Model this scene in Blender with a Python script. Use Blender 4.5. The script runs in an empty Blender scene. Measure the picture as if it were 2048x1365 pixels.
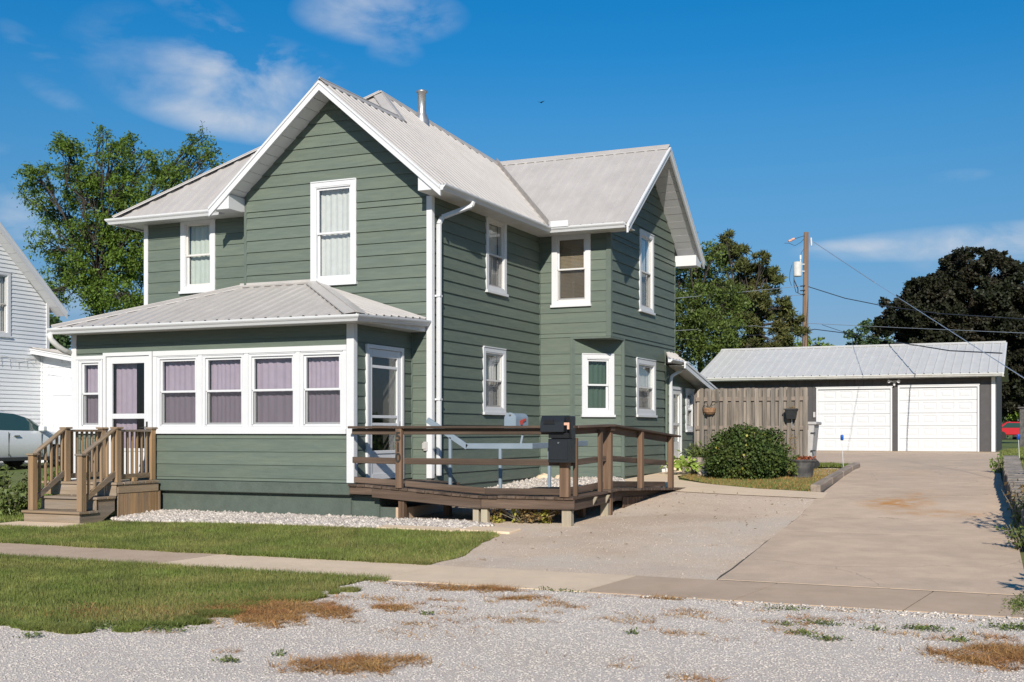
import bpy, math, random
import numpy as np
from mathutils import Vector, Matrix
random.seed(7); RNG = np.random.default_rng(7)
S = bpy.context.scene
COL = S.collection

# ------------------------------------------------------------------ camera
YAW = math.atan(0.4477)
cam_d = bpy.data.cameras.new('camera'); cam = bpy.data.objects.new('camera', cam_d); COL.objects.link(cam)
cam.location = (9.1374, -17.1647, 1.40)
cam.rotation_euler = (math.radians(90), 0, YAW)
cam_d.sensor_width = 36; cam_d.lens = 41.66
cam_d.shift_y = 0.0876
cam_d.clip_start = 0.1; cam_d.clip_end = 3000
S.camera = cam
S.render.resolution_x, S.render.resolution_y = 1024, 682

# ------------------------------------------------------------------ light
SUN = Vector((0.31, -0.83, 0.465)).normalized()
SUN_EL = math.asin(SUN.z); SUN_AZ = math.atan2(SUN.x, SUN.y)
S.view_settings.view_transform = 'Standard'; S.view_settings.look = 'None'
S.view_settings.gamma = 1; S.view_settings.use_curve_mapping = False
S.view_settings.exposure = 0.25
sun_d = bpy.data.lights.new('sun', 'SUN'); sun_d.energy = 4.9; sun_d.angle = math.radians(0.5)
sun_d.color = (1.0, 0.93, 0.82)
sun = bpy.data.objects.new('sun', sun_d); COL.objects.link(sun)
sun.rotation_euler = SUN.to_track_quat('Z', 'Y').to_euler(); sun.location = (10, -20, 20)

W = bpy.data.worlds.new('World'); S.world = W; W.use_nodes = True
def world():
    nt = W.node_tree; nt.nodes.clear(); N = nt.nodes.new; L = nt.links.new
    out = N('ShaderNodeOutputWorld'); bg = N('ShaderNodeBackground'); bg.inputs[1].default_value = 0.084
    sky = N('ShaderNodeTexSky'); sky.sky_type = 'NISHITA'; sky.sun_disc = False
    sky.sun_elevation = SUN_EL; sky.sun_rotation = SUN_AZ
    sky.air_density = 1.0; sky.dust_density = 0.3; sky.ozone_density = 2.0; sky.altitude = 0
    hs = N('ShaderNodeHueSaturation'); 
    L(sky.outputs[0], hs.inputs['Color'])
    grade = [(0.0, (.44, .47, .66)), (.09, (.376, .51, .72)), (.122, (.36, .56, .76)), (.189, (.314, .652, .869)), (.251, (.217, .694, .977)), (.306, (.10, .685, 1.05)), (.345, (.062, .686, 1.08)), (.9, (.05, .62, 1.08))]
    # clouds: density over directions of the sky
    tc = N('ShaderNodeTexCoord'); sp = N('ShaderNodeSeparateXYZ'); L(tc.outputs['Generated'], sp.inputs[0])
    def m(op, a, b=None, c=None):
        n = N('ShaderNodeMath'); n.operation = op
        for i, v in enumerate((a, b, c)):
            if v is None: continue
            if isinstance(v, (int, float)): n.inputs[i].default_value = v
            else: L(v, n.inputs[i])
        return n.outputs[0]
    az = m('ARCTAN2', sp.outputs[0], sp.outputs[1])          # azimuth from +Y, radians
    el = m('ARCSINE', sp.outputs[2])
    # the clear sky's own colour by height above the horizon, the same all the way round
    crm = N('ShaderNodeValToRGB'); ce = crm.color_ramp.elements; ce[0].position = 0; ce[0].color = (*grade[0][1], 1); ce[1].position = 1; ce[1].color = (*grade[-1][1], 1)
    for e_, c_ in grade[1:-1]: q_ = ce.new(e_); q_.color = (*c_, 1)
    L(el, crm.inputs[0]); tint = N('ShaderNodeMixRGB'); tint.blend_type = 'MULTIPLY'; tint.inputs[0].default_value = 1.0
    L(hs.outputs[0], tint.inputs[1]); L(crm.outputs[0], tint.inputs[2])
    cv = N('ShaderNodeCombineXYZ'); L(az, cv.inputs[0]); L(m('MULTIPLY', el, 1.9), cv.inputs[1])
    nz = N('ShaderNodeTexNoise'); nz.inputs['Scale'].default_value = 9.5; nz.inputs['Detail'].default_value = 10
    nz.inputs['Roughness'].default_value = 0.56; nz.inputs['Distortion'].default_value = 0.35
    L(cv.outputs[0], nz.inputs['Vector'])
    nb = N('ShaderNodeTexNoise'); nb.inputs['Scale'].default_value = 2.3; nb.inputs['Detail'].default_value = 3
    L(cv.outputs[0], nb.inputs['Vector'])
    tot = m('MULTIPLY', m('SUBTRACT', nb.outputs[0], 0.60), 1.0)
    tot = m('MAXIMUM', tot, 0.0)
    # individual cloud banks: azimuth, elevation, half-widths, strength
    for (a0, e0, wa, we, s, tilt) in CLOUDS:
        da = m('SUBTRACT', az, a0); de = m('SUBTRACT', m('SUBTRACT', el, e0), m('MULTIPLY', da, tilt))
        q = m('ADD', m('POWER', m('ABSOLUTE', m('DIVIDE', da, wa)), 2.0), m('POWER', m('ABSOLUTE', m('DIVIDE', de, we)), 2.0))
        tot = m('ADD', tot, m('MULTIPLY', m('MAXIMUM', m('SUBTRACT', 1.0, q), 0.0), s))
    nn = m('MULTIPLY', m('SUBTRACT', nz.outputs[0], 0.40), 4.2)
    nn = m('MINIMUM', m('MAXIMUM', nn, 0.0), 1.3)
    dens = m('MINIMUM', m('MULTIPLY', tot, nn), 0.68)
    # thin veil towards the horizon
    mx = N('ShaderNodeMixRGB'); mx.inputs[2].default_value = (6.6, 7.0, 7.6, 1)
    L(dens, mx.inputs[0]); L(tint.outputs[0], mx.inputs[1]); L(mx.outputs[0], bg.inputs[0]); L(bg.outputs[0], out.inputs[0])
def sky_dir(px, py):
    a = (px-1024)/2370; b = (862-py)/2370
    x = a*math.cos(YAW)-math.sin(YAW); y = a*math.sin(YAW)+math.cos(YAW)
    return math.atan2(x, y), math.atan2(b, math.hypot(x, y))
CLOUDS = []
for (px, py, wx, wy, s, t) in [(500,140,200,70,.85,-.05),(450,225,230,55,.72,-.12),(760,30,180,60,.55,0),(790,105,60,30,.28,0),(60,92,62,30,.34,-.5),
                               (110,190,70,26,.33,-.4),(400,25,110,45,.3,-.4),(465,60,45,16,.3,-.5),(20,350,120,60,.5,0),(20,440,120,50,.45,0),(90,480,110,30,.3,0),
                               (1930,483,330,34,.6,.02),(2090,500,260,60,.45,0),(1700,492,120,14,.3,0),(1920,352,60,14,.2,0),(250,100,120,90,.2,0),(130,590,160,40,.35,0)]:
    a0, e0 = sky_dir(px, py); CLOUDS.append((a0, e0, wx/2370*1.02, wy/2370, s, t))
world()

# ------------------------------------------------------------------ materials
MATS = {}
def mat(name, col, rough=0.7, var=0.08, scale=6.0, bump=0.0, bscale=40.0, metal=0.0, axis=None, island=0.0, objvar=0.0,
        col2=None, c2scale=1.5, c2amt=0.5, spec=0.4, stretch=(1, 1, 1), coat=0.0, trans=None):
    m = bpy.data.materials.new(name); m.use_nodes = True; nt = m.node_tree; N = nt.nodes.new; L = nt.links.new
    b = nt.nodes['Principled BSDF']; b.inputs['Roughness'].default_value = rough; b.inputs['Metallic'].default_value = metal
    b.inputs['Specular IOR Level'].default_value = spec; b.inputs['Coat Weight'].default_value = coat
    geo = N('ShaderNodeNewGeometry'); mp = N('ShaderNodeMapping'); L(geo.outputs['Position'], mp.inputs[0])
    st = stretch
    if axis == 'x': st = (0.06, 1, 1)
    if axis == 'y': st = (1, 0.06, 1)
    if axis == 'z': st = (1, 1, 0.06)
    mp.inputs['Scale'].default_value = st
    oi = N('ShaderNodeObjectInfo'); ad = N('ShaderNodeVectorMath'); ad.operation = 'ADD'
    ml = N('ShaderNodeVectorMath'); ml.operation = 'SCALE'; ml.inputs[0].default_value = (37, 53, 71)
    if objvar or axis: L(oi.outputs['Random'], ml.inputs['Scale'])
    else: ml.inputs['Scale'].default_value = 0
    L(mp.outputs[0], ad.inputs[0]); L(ml.outputs[0], ad.inputs[1]); V = ad.outputs[0]
    n1 = N('ShaderNodeTexNoise'); n1.inputs['Scale'].default_value = scale; n1.inputs['Detail'].default_value = 6; n1.inputs['Roughness'].default_value = .65
    L(V, n1.inputs['Vector'])
    cur = None
    rgb = N('ShaderNodeRGB'); rgb.outputs[0].default_value = (*col, 1); cur = rgb.outputs[0]
    if col2:
        n2 = N('ShaderNodeTexNoise'); n2.inputs['Scale'].default_value = c2scale; n2.inputs['Detail'].default_value = 5; n2.inputs['Roughness'].default_value = .6
        L(V, n2.inputs['Vector'])
        r2 = N('ShaderNodeMapRange'); r2.inputs[1].default_value = .42; r2.inputs[2].default_value = .62; r2.inputs[3].default_value = 0; r2.inputs[4].default_value = c2amt
        L(n2.outputs[0], r2.inputs[0])
        mx = N('ShaderNodeMixRGB'); L(r2.outputs[0], mx.inputs[0]); L(cur, mx.inputs[1]); mx.inputs[2].default_value = (*col2, 1); cur = mx.outputs[0]
    r1 = N('ShaderNodeMapRange'); r1.inputs[1].default_value = .3; r1.inputs[2].default_value = .7; r1.inputs[3].default_value = 1-var*2.2; r1.inputs[4].default_value = 1+var*2.2
    L(n1.outputs[0], r1.inputs[0]); fac = r1.outputs[0]
    for amt, src in ((objvar, oi.outputs['Random']), (island, geo.outputs['Random Per Island'])):
        if amt:
            r = N('ShaderNodeMapRange'); r.inputs[3].default_value = 1-amt; r.inputs[4].default_value = 1+amt; L(src, r.inputs[0])
            mm = N('ShaderNodeMath'); mm.operation = 'MULTIPLY'; L(fac, mm.inputs[0]); L(r.outputs[0], mm.inputs[1]); fac = mm.outputs[0]
    vs = N('ShaderNodeVectorMath'); vs.operation = 'SCALE'; L(cur, vs.inputs[0]); L(fac, vs.inputs['Scale'])
    L(vs.outputs[0], b.inputs['Base Color'])
    if bump:
        n3 = N('ShaderNodeTexNoise'); n3.inputs['Scale'].default_value = bscale; n3.inputs['Detail'].default_value = 4
        L(V, n3.inputs['Vector']); bp = N('ShaderNodeBump'); bp.inputs['Strength'].default_value = bump; bp.inputs['Distance'].default_value = 0.01
        L(n3.outputs[0], bp.inputs['Height']); L(bp.outputs[0], b.inputs['Normal'])
    if trans:
        tr = N('ShaderNodeBsdfTranslucent'); L(vs.outputs[0], tr.inputs[0]); mxs = N('ShaderNodeMixShader'); mxs.inputs[0].default_value = trans
        L(b.outputs[0], mxs.inputs[1]); L(tr.outputs[0], mxs.inputs[2]); L(mxs.outputs[0], nt.nodes['Material Output'].inputs[0])
    MATS[name] = m; return m
def glass_mat(name, tint=(.97, .98, .97), refl=1.0):
    m = bpy.data.materials.new(name); m.use_nodes = True; nt = m.node_tree; nt.nodes.clear(); N = nt.nodes.new; L = nt.links.new
    o = N('ShaderNodeOutputMaterial'); t = N('ShaderNodeBsdfTransparent'); t.inputs[0].default_value = (*tint, 1)
    g = N('ShaderNodeBsdfGlossy'); g.inputs['Roughness'].default_value = .015; g.inputs[0].default_value = (.95, .97, 1, 1)
    geo0 = N('ShaderNodeNewGeometry'); dt = N('ShaderNodeVectorMath'); dt.operation = 'DOT_PRODUCT'; L(geo0.outputs['Incoming'], dt.inputs[0]); L(geo0.outputs['Normal'], dt.inputs[1])
    def mt(op, a, b_=None):
        q = N('ShaderNodeMath'); q.operation = op; L(a, q.inputs[0])
        if b_ is not None: q.inputs[1].default_value = b_
        return q
    ab = mt('ABSOLUTE', dt.outputs['Value']); om = mt('SUBTRACT', ab.outputs[0]); om.operation = 'SUBTRACT'; om.inputs[0].default_value = 1
    nt.links.remove(om.inputs[0].links[0]); L(ab.outputs[0], om.inputs[1])
    pw = mt('POWER', om.outputs[0], 5.0); sc = mt('MULTIPLY', pw.outputs[0], .96); mm = mt('ADD', sc.outputs[0], .045); mm.use_clamp = True
    mx = N('ShaderNodeMixShader'); L(mm.outputs[0], mx.inputs[0]); L(t.outputs[0], mx.inputs[1]); L(g.outputs[0], mx.inputs[2]); L(mx.outputs[0], o.inputs[0])
    # slight waviness
    n = N('ShaderNodeTexNoise'); n.inputs['Scale'].default_value = 2.5; bp = N('ShaderNodeBump'); bp.inputs['Strength'].default_value = .06; bp.inputs['Distance'].default_value = .02
    geo = N('ShaderNodeNewGeometry'); L(geo.outputs['Position'], n.inputs['Vector']); L(n.outputs[0], bp.inputs['Height']); L(bp.outputs[0], g.inputs['Normal'])
    MATS[name] = m; return m
def screen_mat(name, col, alpha):
    m = bpy.data.materials.new(name); m.use_nodes = True; nt = m.node_tree; nt.nodes.clear(); N = nt.nodes.new; L = nt.links.new
    o = N('ShaderNodeOutputMaterial'); t = N('ShaderNodeBsdfTransparent'); d = N('ShaderNodeBsdfDiffuse'); d.inputs[0].default_value = (*col, 1)
    mx = N('ShaderNodeMixShader'); mx.inputs[0].default_value = alpha; L(t.outputs[0], mx.inputs[1]); L(d.outputs[0], mx.inputs[2]); L(mx.outputs[0], o.inputs[0])
    MATS[name] = m; return m
mat('green_paint', (.102, .129, .106), .6, .05, 6, .25, 60, stretch=(.5, .5, 5), objvar=.05, col2=(.160, .182, .130), c2scale=2.0, c2amt=.26)
mat('green_trim', (.100, .125, .104), .55, .05, 5, .1, 60)
mat('green_masonry', (.075, .096, .080), .75, .07, 4, .5, 30, col2=(.085, .10, .085), c2scale=3, c2amt=.5)
mat('white_trim', (.59, .595, .61), .45, .012, 3, 0)
mat('white_dirty', (.58,.58,.57), .5, .04, 4, 0, col2=(.5, .47, .42), c2scale=6, c2amt=.35)
mat('storm_sash', (.60, .57, .54), .4, .03, 4)
mat('roof_metal', (.425, .398, .378), .42, .03, 2.5, .05, 8, objvar=.012, col2=(.345, .32, .30), c2scale=1.3, c2amt=.28)
mat('roof_gap', (.03, .028, .025), .9)
mat('garage_roof', (.53, .52, .50), .4, .03, 2, .04, 6, objvar=.012)
mat('dark_wood_x', (.078, .050, .034), .8, .24, 9, .8, 30, axis='x', objvar=.22, col2=(.125, .092, .070), c2scale=3, c2amt=.55)
mat('dark_wood_y', (.078, .050, .034), .8, .24, 9, .8, 30, axis='y', objvar=.22, col2=(.125, .092, .070), c2scale=3, c2amt=.55)
mat('dark_wood_z', (.115, .068, .040), .8, .22, 9, .8, 30, axis='z', objvar=.2, col2=(.15, .10, .07), c2scale=3, c2amt=.5)
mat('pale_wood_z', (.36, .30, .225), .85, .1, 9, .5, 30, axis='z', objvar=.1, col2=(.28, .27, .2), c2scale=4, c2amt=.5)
mat('step_wood_x', (.25, .175, .105), .8, .14, 9, .5, 30, axis='x', objvar=.16, col2=(.22, .19, .165), c2scale=3, c2amt=.7)
mat('step_wood_y', (.25, .175, .105), .8, .14, 9, .5, 30, axis='y', objvar=.16, col2=(.22, .19, .165), c2scale=3, c2amt=.7)
mat('step_wood_z', (.30, .185, .09), .8, .13, 9, .5, 30, axis='z', objvar=.16, col2=(.24, .19, .15), c2scale=3, c2amt=.6)
mat('fence_wood', (.225, .190, .158), .88, .26, 9, .8, 25, axis='z', objvar=.24, col2=(.13, .118, .108), c2scale=5, c2amt=.8)
mat('fence_rail_wood', (.23, .185, .155), .88, .15, 8, .6, 25, axis='x', objvar=.1)
mat('timber_wood', (.27, .215, .17), .9, .16, 8, .8, 25, axis='y', objvar=.15)
mat('blue_grey_metal', (.20, .25, .30), .45, .04, 4, metal=.0)
mat('galvanised', (.46, .47, .48), .38, .08, 6, metal=.75, col2=(.3, .22, .17), c2scale=5, c2amt=.35)
mat('black_metal', (.013, .015, .018), .38, .05, 6, .15, 120, spec=.5)
mat('black_recess', (.006, .006, .007), .5)
mat('copper_flag', (.62, .34, .24), .45, .04)
mat('red_paint', (.45, .06, .04), .45)
mat('chrome', (.65, .65, .66), .2, metal=1.0, var=0)
mat('dark_bronze', (.05, .045, .04), .4, metal=.3)
mat('room_dark', (.05, .048, .045), .9)
mat('lilac_curtain', (.32, .26, .335), .9, .03, 8, objvar=.03)
mat('white_curtain', (.50,.50,.50), .9, .03, 8)
mat('pale_green_curtain', (.42,.45,.42), .9, .03, 8)
mat('dark_green_curtain', (.05, .085, .065), .9, .03, 8)
mat('tan_blind', (.22, .175, .125), .8, .03)
mat('lace_curtain', (.55, .52, .50), .9, .04)
mat('concrete_drive', (.60, .445, .315), .85, .05, 3, .35, 90, col2=(.50, .375, .27), c2scale=.9, c2amt=.8)
def drive_mat(m):
    nt = m.node_tree; N = nt.nodes.new; L = nt.links.new; b = nt.nodes['Principled BSDF']; src = b.inputs['Base Color'].links[0].from_socket
    geo = N('ShaderNodeNewGeometry'); V = geo.outputs['Position']
    def noise(s, d=4, st=None):
        n = N('ShaderNodeTexNoise'); n.inputs['Scale'].default_value = s; n.inputs['Detail'].default_value = d; n.inputs['Roughness'].default_value = .65
        if st:
            mp = N('ShaderNodeMapping'); mp.inputs['Scale'].default_value = st; L(V, mp.inputs[0]); L(mp.outputs[0], n.inputs['Vector'])
        else: L(V, n.inputs['Vector'])
        return n.outputs[0]
    def rng(s, a, b_, c, d):
        r = N('ShaderNodeMapRange'); r.inputs[1].default_value = a; r.inputs[2].default_value = b_; r.inputs[3].default_value = c; r.inputs[4].default_value = d; L(s, r.inputs[0]); return r.outputs[0]
    def mixc(f, c1, col, blend='MIX'):
        x = N('ShaderNodeMixRGB'); x.blend_type = blend; L(f, x.inputs[0]); L(c1, x.inputs[1]); x.inputs[2].default_value = (*col, 1); return x.outputs[0]
    c = mixc(rng(noise(170, 2), .5, .72, 0, .35), src, (.75, .62, .5))
    c = mixc(rng(noise(150, 2), .28, .42, .45, 0), c, (.26, .2, .15))
    c = mixc(rng(noise(.8, 8, (1, .8, 1)), .50, .70, 0, .22), c, (.40, .31, .24))
    c = mixc(rng(noise(6, 7), .60, .74, 0, .3), c, (.36, .28, .22))
    c = mixc(rng(noise(38, 4), .55, .72, 0, .3), c, (.36, .28, .21))
    # rust wash, an ellipse broken up by noise
    for (cx_, cy_, sx_, sy_, amt) in ((7.1, 1.8, .65, 1.0, 1.0), (7.8, .8, .9, .5, .55), (7.3, 3.2, .55, 1.4, .35), (6.7, 9.0, .5, 1.5, .2)):
        sp = N('ShaderNodeVectorMath'); sp.operation = 'SUBTRACT'; L(V, sp.inputs[0]); sp.inputs[1].default_value = (cx_, cy_, .25)
        sc = N('ShaderNodeVectorMath'); sc.operation = 'DIVIDE'; L(sp.outputs[0], sc.inputs[0]); sc.inputs[1].default_value = (sx_, sy_, 10)
        ln = N('ShaderNodeVectorMath'); ln.operation = 'LENGTH'; L(sc.outputs[0], ln.inputs[0])
        mu = N('ShaderNodeMath'); mu.operation = 'MULTIPLY'; L(rng(ln.outputs['Value'], .15, 1, amt, 0), mu.inputs[0]); L(rng(noise(3.5, 5), .38, .62, 0, 1.3), mu.inputs[1]); mu.use_clamp = True
        c = mixc(mu.outputs[0], c, (.50, .24, .07))
    vo = N('ShaderNodeTexVoronoi'); vo.feature = 'DISTANCE_TO_EDGE'; vo.inputs['Scale'].default_value = .28
    ad = N('ShaderNodeVectorMath'); ad.operation = 'ADD'; nz = N('ShaderNodeTexNoise'); nz.inputs['Scale'].default_value = 2.2; nz.inputs['Detail'].default_value = 6; L(V, nz.inputs['Vector'])
    ss_ = N('ShaderNodeVectorMath'); ss_.operation = 'SCALE'; ss_.inputs['Scale'].default_value = .55; L(nz.outputs['Color'], ss_.inputs[0]); L(V, ad.inputs[0]); L(ss_.outputs[0], ad.inputs[1]); L(ad.outputs[0], vo.inputs['Vector'])
    c = mixc(rng(vo.outputs['Distance'], .0, .0028, .6, 0), c, (.16, .125, .10))
    L(c, b.inputs['Base Color'])
drive_mat(MATS['concrete_drive'])
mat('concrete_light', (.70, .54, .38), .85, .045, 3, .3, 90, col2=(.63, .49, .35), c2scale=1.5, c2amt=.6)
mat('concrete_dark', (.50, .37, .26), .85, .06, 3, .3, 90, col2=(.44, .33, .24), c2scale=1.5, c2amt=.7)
mat('joint_dirt', (.07, .06, .05), .95)
mat('river_stone', (.50, .445, .395), .7, .1, 20, island=.28)
mat('grey_stone', (.49, .445, .405), .8, .08, 20, island=.16)
mat('tan_stone', (.56, .45, .355), .8, .08, 20, island=.2)
mat('leaf_locust', (.125, .195, .030), .5, .15, .5, island=.4, trans=.42, spec=.25)
mat('leaf_deciduous', (.10, .14, .03), .5, .15, .6, island=.4, trans=.3, spec=.3)
mat('leaf_pine', (.085,.100,.030), .6, .12, .7, island=.4, trans=.12, spec=.2, col2=(.10, .085, .03), c2scale=.8, c2amt=.5)
mat('leaf_maple', (.021, .026, .012), .55, .1, .6, island=.6, trans=.15, spec=.22, col2=(.030, .022, .015), c2scale=.6, c2amt=.6)
mat('leaf_far', (.06, .10, .035), .55, .1, .4, island=.35, trans=.25)
mat('leaf_bright', (.16, .24, .04), .5, .12, 2, island=.3, trans=.3)
mat('leaf_bush', (.058, .092, .024), .55, .12, 6, island=.55, trans=.28, spec=.2, col2=(.10, .12, .03), c2scale=3, c2amt=.6)
mat('leaf_yellow', (.34, .32, .06), .5, .1, 8, island=.3, trans=.3)
mat('leaf_hosta', (.30, .40, .08), .45, .1, 8, island=.3, trans=.3)
mat('leaf_weed', (.13, .165, .045), .5, .12, 8, island=.4, trans=.3)
mat('leaf_dead', (.20, .13, .05), .8, .15, 8, island=.45, trans=.15)
mat('leaf_red', (.30, .08, .03), .6, .1, 8, island=.4, trans=.2)
mat('grass_green', (.150, .190, .040), .6, .14, 1.6, island=.32, trans=.3, col2=(.27, .25, .08), c2scale=1.1, c2amt=.6)
mat('grass_dry', (.40, .235, .09), .8, .12, 5, island=.45, trans=.2, col2=(.30, .14, .055), c2scale=2.5, c2amt=.8)
mat('grass_straw', (.33, .27, .11), .8, .12, 5, island=.4, trans=.2)
mat('grass_soil', (.12, .125, .045), .95, .15, 5, col2=(.13, .12, .05), c2scale=2, c2amt=.6)
mat('bark', (.05, .04, .033), .9, .15, 4, .5, 12)
mat('twig', (.22, .19, .14), .9, .12, 8)
mat('pole_wood', (.20, .125, .08), .9, .2, 6, .4, 20, axis='z', col2=(.15, .12, .10), c2scale=3, c2amt=.6)
mat('wire_dark', (.03, .035, .05), .6, 0)
mat('wire_light', (.55, .56, .58), .35, 0, metal=.5)
mat('garage_wall', (.062, .058, .060), .6, .06, 4, .15, 30, objvar=.05)
mat('door_white', (.57,.575,.59), .42, .01, 3)
mat('neighbor_siding', (.64, .655, .68), .45, .015, 3)
mat('car_paint', (.62, .64, .67), .28, .0, 3, metal=.0, coat=1.0)
mat('car_glass', (.03, .07, .065), .03, 0, spec=1.0)
mat('rubber', (.02, .02, .02), .8)
mat('dark_plastic', (.03, .032, .035), .5)
mat('pot_plastic', (.055, .052, .052), .55, .12, 8, .2, 20, col2=(.16, .15, .14), c2scale=6, c2amt=.5)
mat('bin_plastic', (.40, .385, .375), .5, .05, 6)
mat('blue_plastic', (.01, .09, .42), .35, .02)
mat('basket_coir', (.26, .15, .085), .95, .2, 20, .9, 60)
mat('block_grey', (.20, .175, .155), .92, .14, 7, .9, 40, objvar=.12)
mat('tan_brick', (.50, .36, .2), .9, .1, 8)
mat('red_car', (.45, .02, .03), .3, 0, coat=.6)
mat('light_lens', (.75, .74, .68), .3, 0)
glass_mat('pane_glass', refl=1.2); glass_mat('dark_glass', (.55, .6, .6), 1.6)
screen_mat('insect_screen', (.07, .066, .07), .18)

# ------------------------------------------------------------------ object helpers
ORG = {}
def thing(name, label, cat, loc=(0, 0, 0), group=None, rz=0.0):
    o = bpy.data.objects.new(name, None); COL.objects.link(o); o.location = loc; o.rotation_euler = (0, 0, rz)
    o.empty_display_size = .2
    o['label'] = label; o['category'] = cat
    if group: o['group'] = group
    ORG[o.name] = Vector(loc); return o
def tag(o, label, cat, group=None):
    o['label'] = label; o['category'] = cat
    if group: o['group'] = group
    return o
class MB:
    def __init__(s): s.v = []; s.f = []; s.m = []
    def add(s, vs, fs, mi=0):
        k = len(s.v); s.v += [tuple(v) for v in vs]; s.f += [tuple(i+k for i in f) for f in fs]; s.m += [mi]*len(fs); return s
    def box(s, x0, y0, z0, x1, y1, z1, mi=0):
        if x0 > x1: x0, x1 = x1, x0
        if y0 > y1: y0, y1 = y1, y0
        if z0 > z1: z0, z1 = z1, z0
        return s.add([(x0,y0,z0),(x1,y0,z0),(x1,y1,z0),(x0,y1,z0),(x0,y0,z1),(x1,y0,z1),(x1,y1,z1),(x0,y1,z1)],
              [(0,3,2,1),(4,5,6,7),(0,1,5,4),(1,2,6,5),(2,3,7,6),(3,0,4,7)], mi)
    def hexa(s, p, mi=0):   # p: 4 bottom (ccw) + 4 top
        return s.add(p, [(0,3,2,1),(4,5,6,7),(0,1,5,4),(1,2,6,5),(2,3,7,6),(3,0,4,7)], mi)
    def prism(s, poly, vec, mi=0):   # polygon (3d pts) extruded by vec
        n = len(poly); vec = Vector(vec); a = [Vector(p) for p in poly]; b = [p+vec for p in a]
        nr = Vector((0,0,0))
        for i in range(n): nr += a[i].cross(a[(i+1) % n])
        if nr.dot(vec) > 0: a, b = a[::-1], b[::-1]
        return s.add(a+b, [tuple(range(n))] + [tuple(range(2*n-1, n-1, -1))] + [(i, i+n, (i+1) % n+n, (i+1) % n) for i in range(n)], mi)
    def beam(s, a, b, w, h, mi=0, up=(0, 0, 1)):   # bar from a to b, centred, width w, height h
        a = Vector(a); b = Vector(b); d = (b-a).normalized(); up = Vector(up)
        if abs(d.dot(up)) > .98: up = Vector((0, 1, 0))
        sd = d.cross(up).normalized(); u2 = sd.cross(d).normalized()
        p = []
        for q in (a, b):
            p.append([q - sd*w/2 - u2*h/2, q + sd*w/2 - u2*h/2, q + sd*w/2 + u2*h/2, q - sd*w/2 + u2*h/2])
        return s.add(p[0]+p[1], [(3,2,1,0),(4,5,6,7),(0,1,5,4),(1,2,6,5),(2,3,7,6),(3,0,4,7)], mi)
    def tube(s, pts, r, n=8, mi=0, caps=True):
        pts = [Vector(p) for p in pts]; rs = r if isinstance(r, (list, tuple)) else [r]*len(pts)
        k = len(s.v); ref = None
        for i, p in enumerate(pts):
            d = (pts[min(i+1, len(pts)-1)] - pts[max(i-1, 0)]).normalized()
            if ref is None or abs(d.dot(ref)) > .95: ref = Vector((0, 0, 1)) if abs(d.z) < .9 else Vector((1, 0, 0))
            sd = d.cross(ref).normalized(); u = sd.cross(d).normalized(); ref = u
            for j in range(n):
                t = 2*math.pi*j/n; s.v.append(tuple(p + (sd*math.cos(t) + u*math.sin(t))*rs[i]))
        for i in range(len(pts)-1):
            for j in range(n):
                s.f.append((k+i*n+j, k+i*n+(j+1) % n, k+(i+1)*n+(j+1) % n, k+(i+1)*n+j)); s.m.append(mi)
        if caps:
            s.f.append(tuple(k+j for j in range(n))[::-1]); s.m.append(mi)
            e = k+(len(pts)-1)*n; s.f.append(tuple(e+j for j in range(n))); s.m.append(mi)
        return s
    def lathe(s, c, prof, n=20, mi=0):   # prof: (r, z)
        k = len(s.v)
        for r, z in prof:
            for j in range(n): t = 2*math.pi*j/n; s.v.append((c[0]+r*math.cos(t), c[1]+r*math.sin(t), c[2]+z))
        for i in range(len(prof)-1):
            for j in range(n): s.f.append((k+i*n+j, k+i*n+(j+1) % n, k+(i+1)*n+(j+1) % n, k+(i+1)*n+j)); s.m.append(mi)
        return s
    def build(s, name, mats, parent=None, smooth=False, bevel=0.0, kind=None, label=None):
        me = bpy.data.meshes.new(name); me.from_pydata(s.v, [], s.f)
        if not isinstance(mats, (list, tuple)): mats = [mats]
        for q in mats: me.materials.append(MATS[q])
        if len(mats) > 1: me.polygons.foreach_set('material_index', s.m)
        if smooth: me.polygons.foreach_set('use_smooth', [True]*len(me.polygons))
        me.update()
        return link(name, me, parent, bevel, kind, label)
def link(name, me, parent=None, bevel=0.0, kind=None, label=None):
    o = bpy.data.objects.new(name, me); COL.objects.link(o)
    ORG[o.name] = Vector((0, 0, 0))
    if parent is not None: o.parent = parent; o.location = -ORG[parent.name]
    if bevel:
        b = o.modifiers.new('edge', 'BEVEL'); b.width = bevel; b.segments = 1; b.limit_method = 'ANGLE'; b.angle_limit = .7
    if kind: o['kind'] = kind
    if label: o['label'] = label
    return o
def local(o):   # child mesh given in its parent's own coordinates
    o.location = (0, 0, 0); return o
def np_mesh(name, V, F, mats, parent=None, kind=None, label=None, cat=None, mi=None, smooth=False):
    V = np.asarray(V, dtype=np.float32).reshape(-1, 3); F = np.asarray(F, dtype=np.int32); k = F.shape[1]; n = F.shape[0]
    me = bpy.data.meshes.new(name); me.vertices.add(len(V)); me.vertices.foreach_set('co', V.ravel())
    me.loops.add(n*k); me.loops.foreach_set('vertex_index', F.ravel()); me.polygons.add(n)
    me.polygons.foreach_set('loop_start', np.arange(n, dtype=np.int32)*k)
    try: me.polygons.foreach_set('loop_total', np.full(n, k, dtype=np.int32))
    except Exception: pass
    if not isinstance(mats, (list, tuple)): mats = [mats]
    for q in mats: me.materials.append(MATS[q])
    if mi is not None: me.polygons.foreach_set('material_index', np.asarray(mi, dtype=np.int32))
    me.update(calc_edges=True); me.validate()
    o = link(name, me, parent, 0, kind, label)
    if cat: o['category'] = cat
    return o
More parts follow.
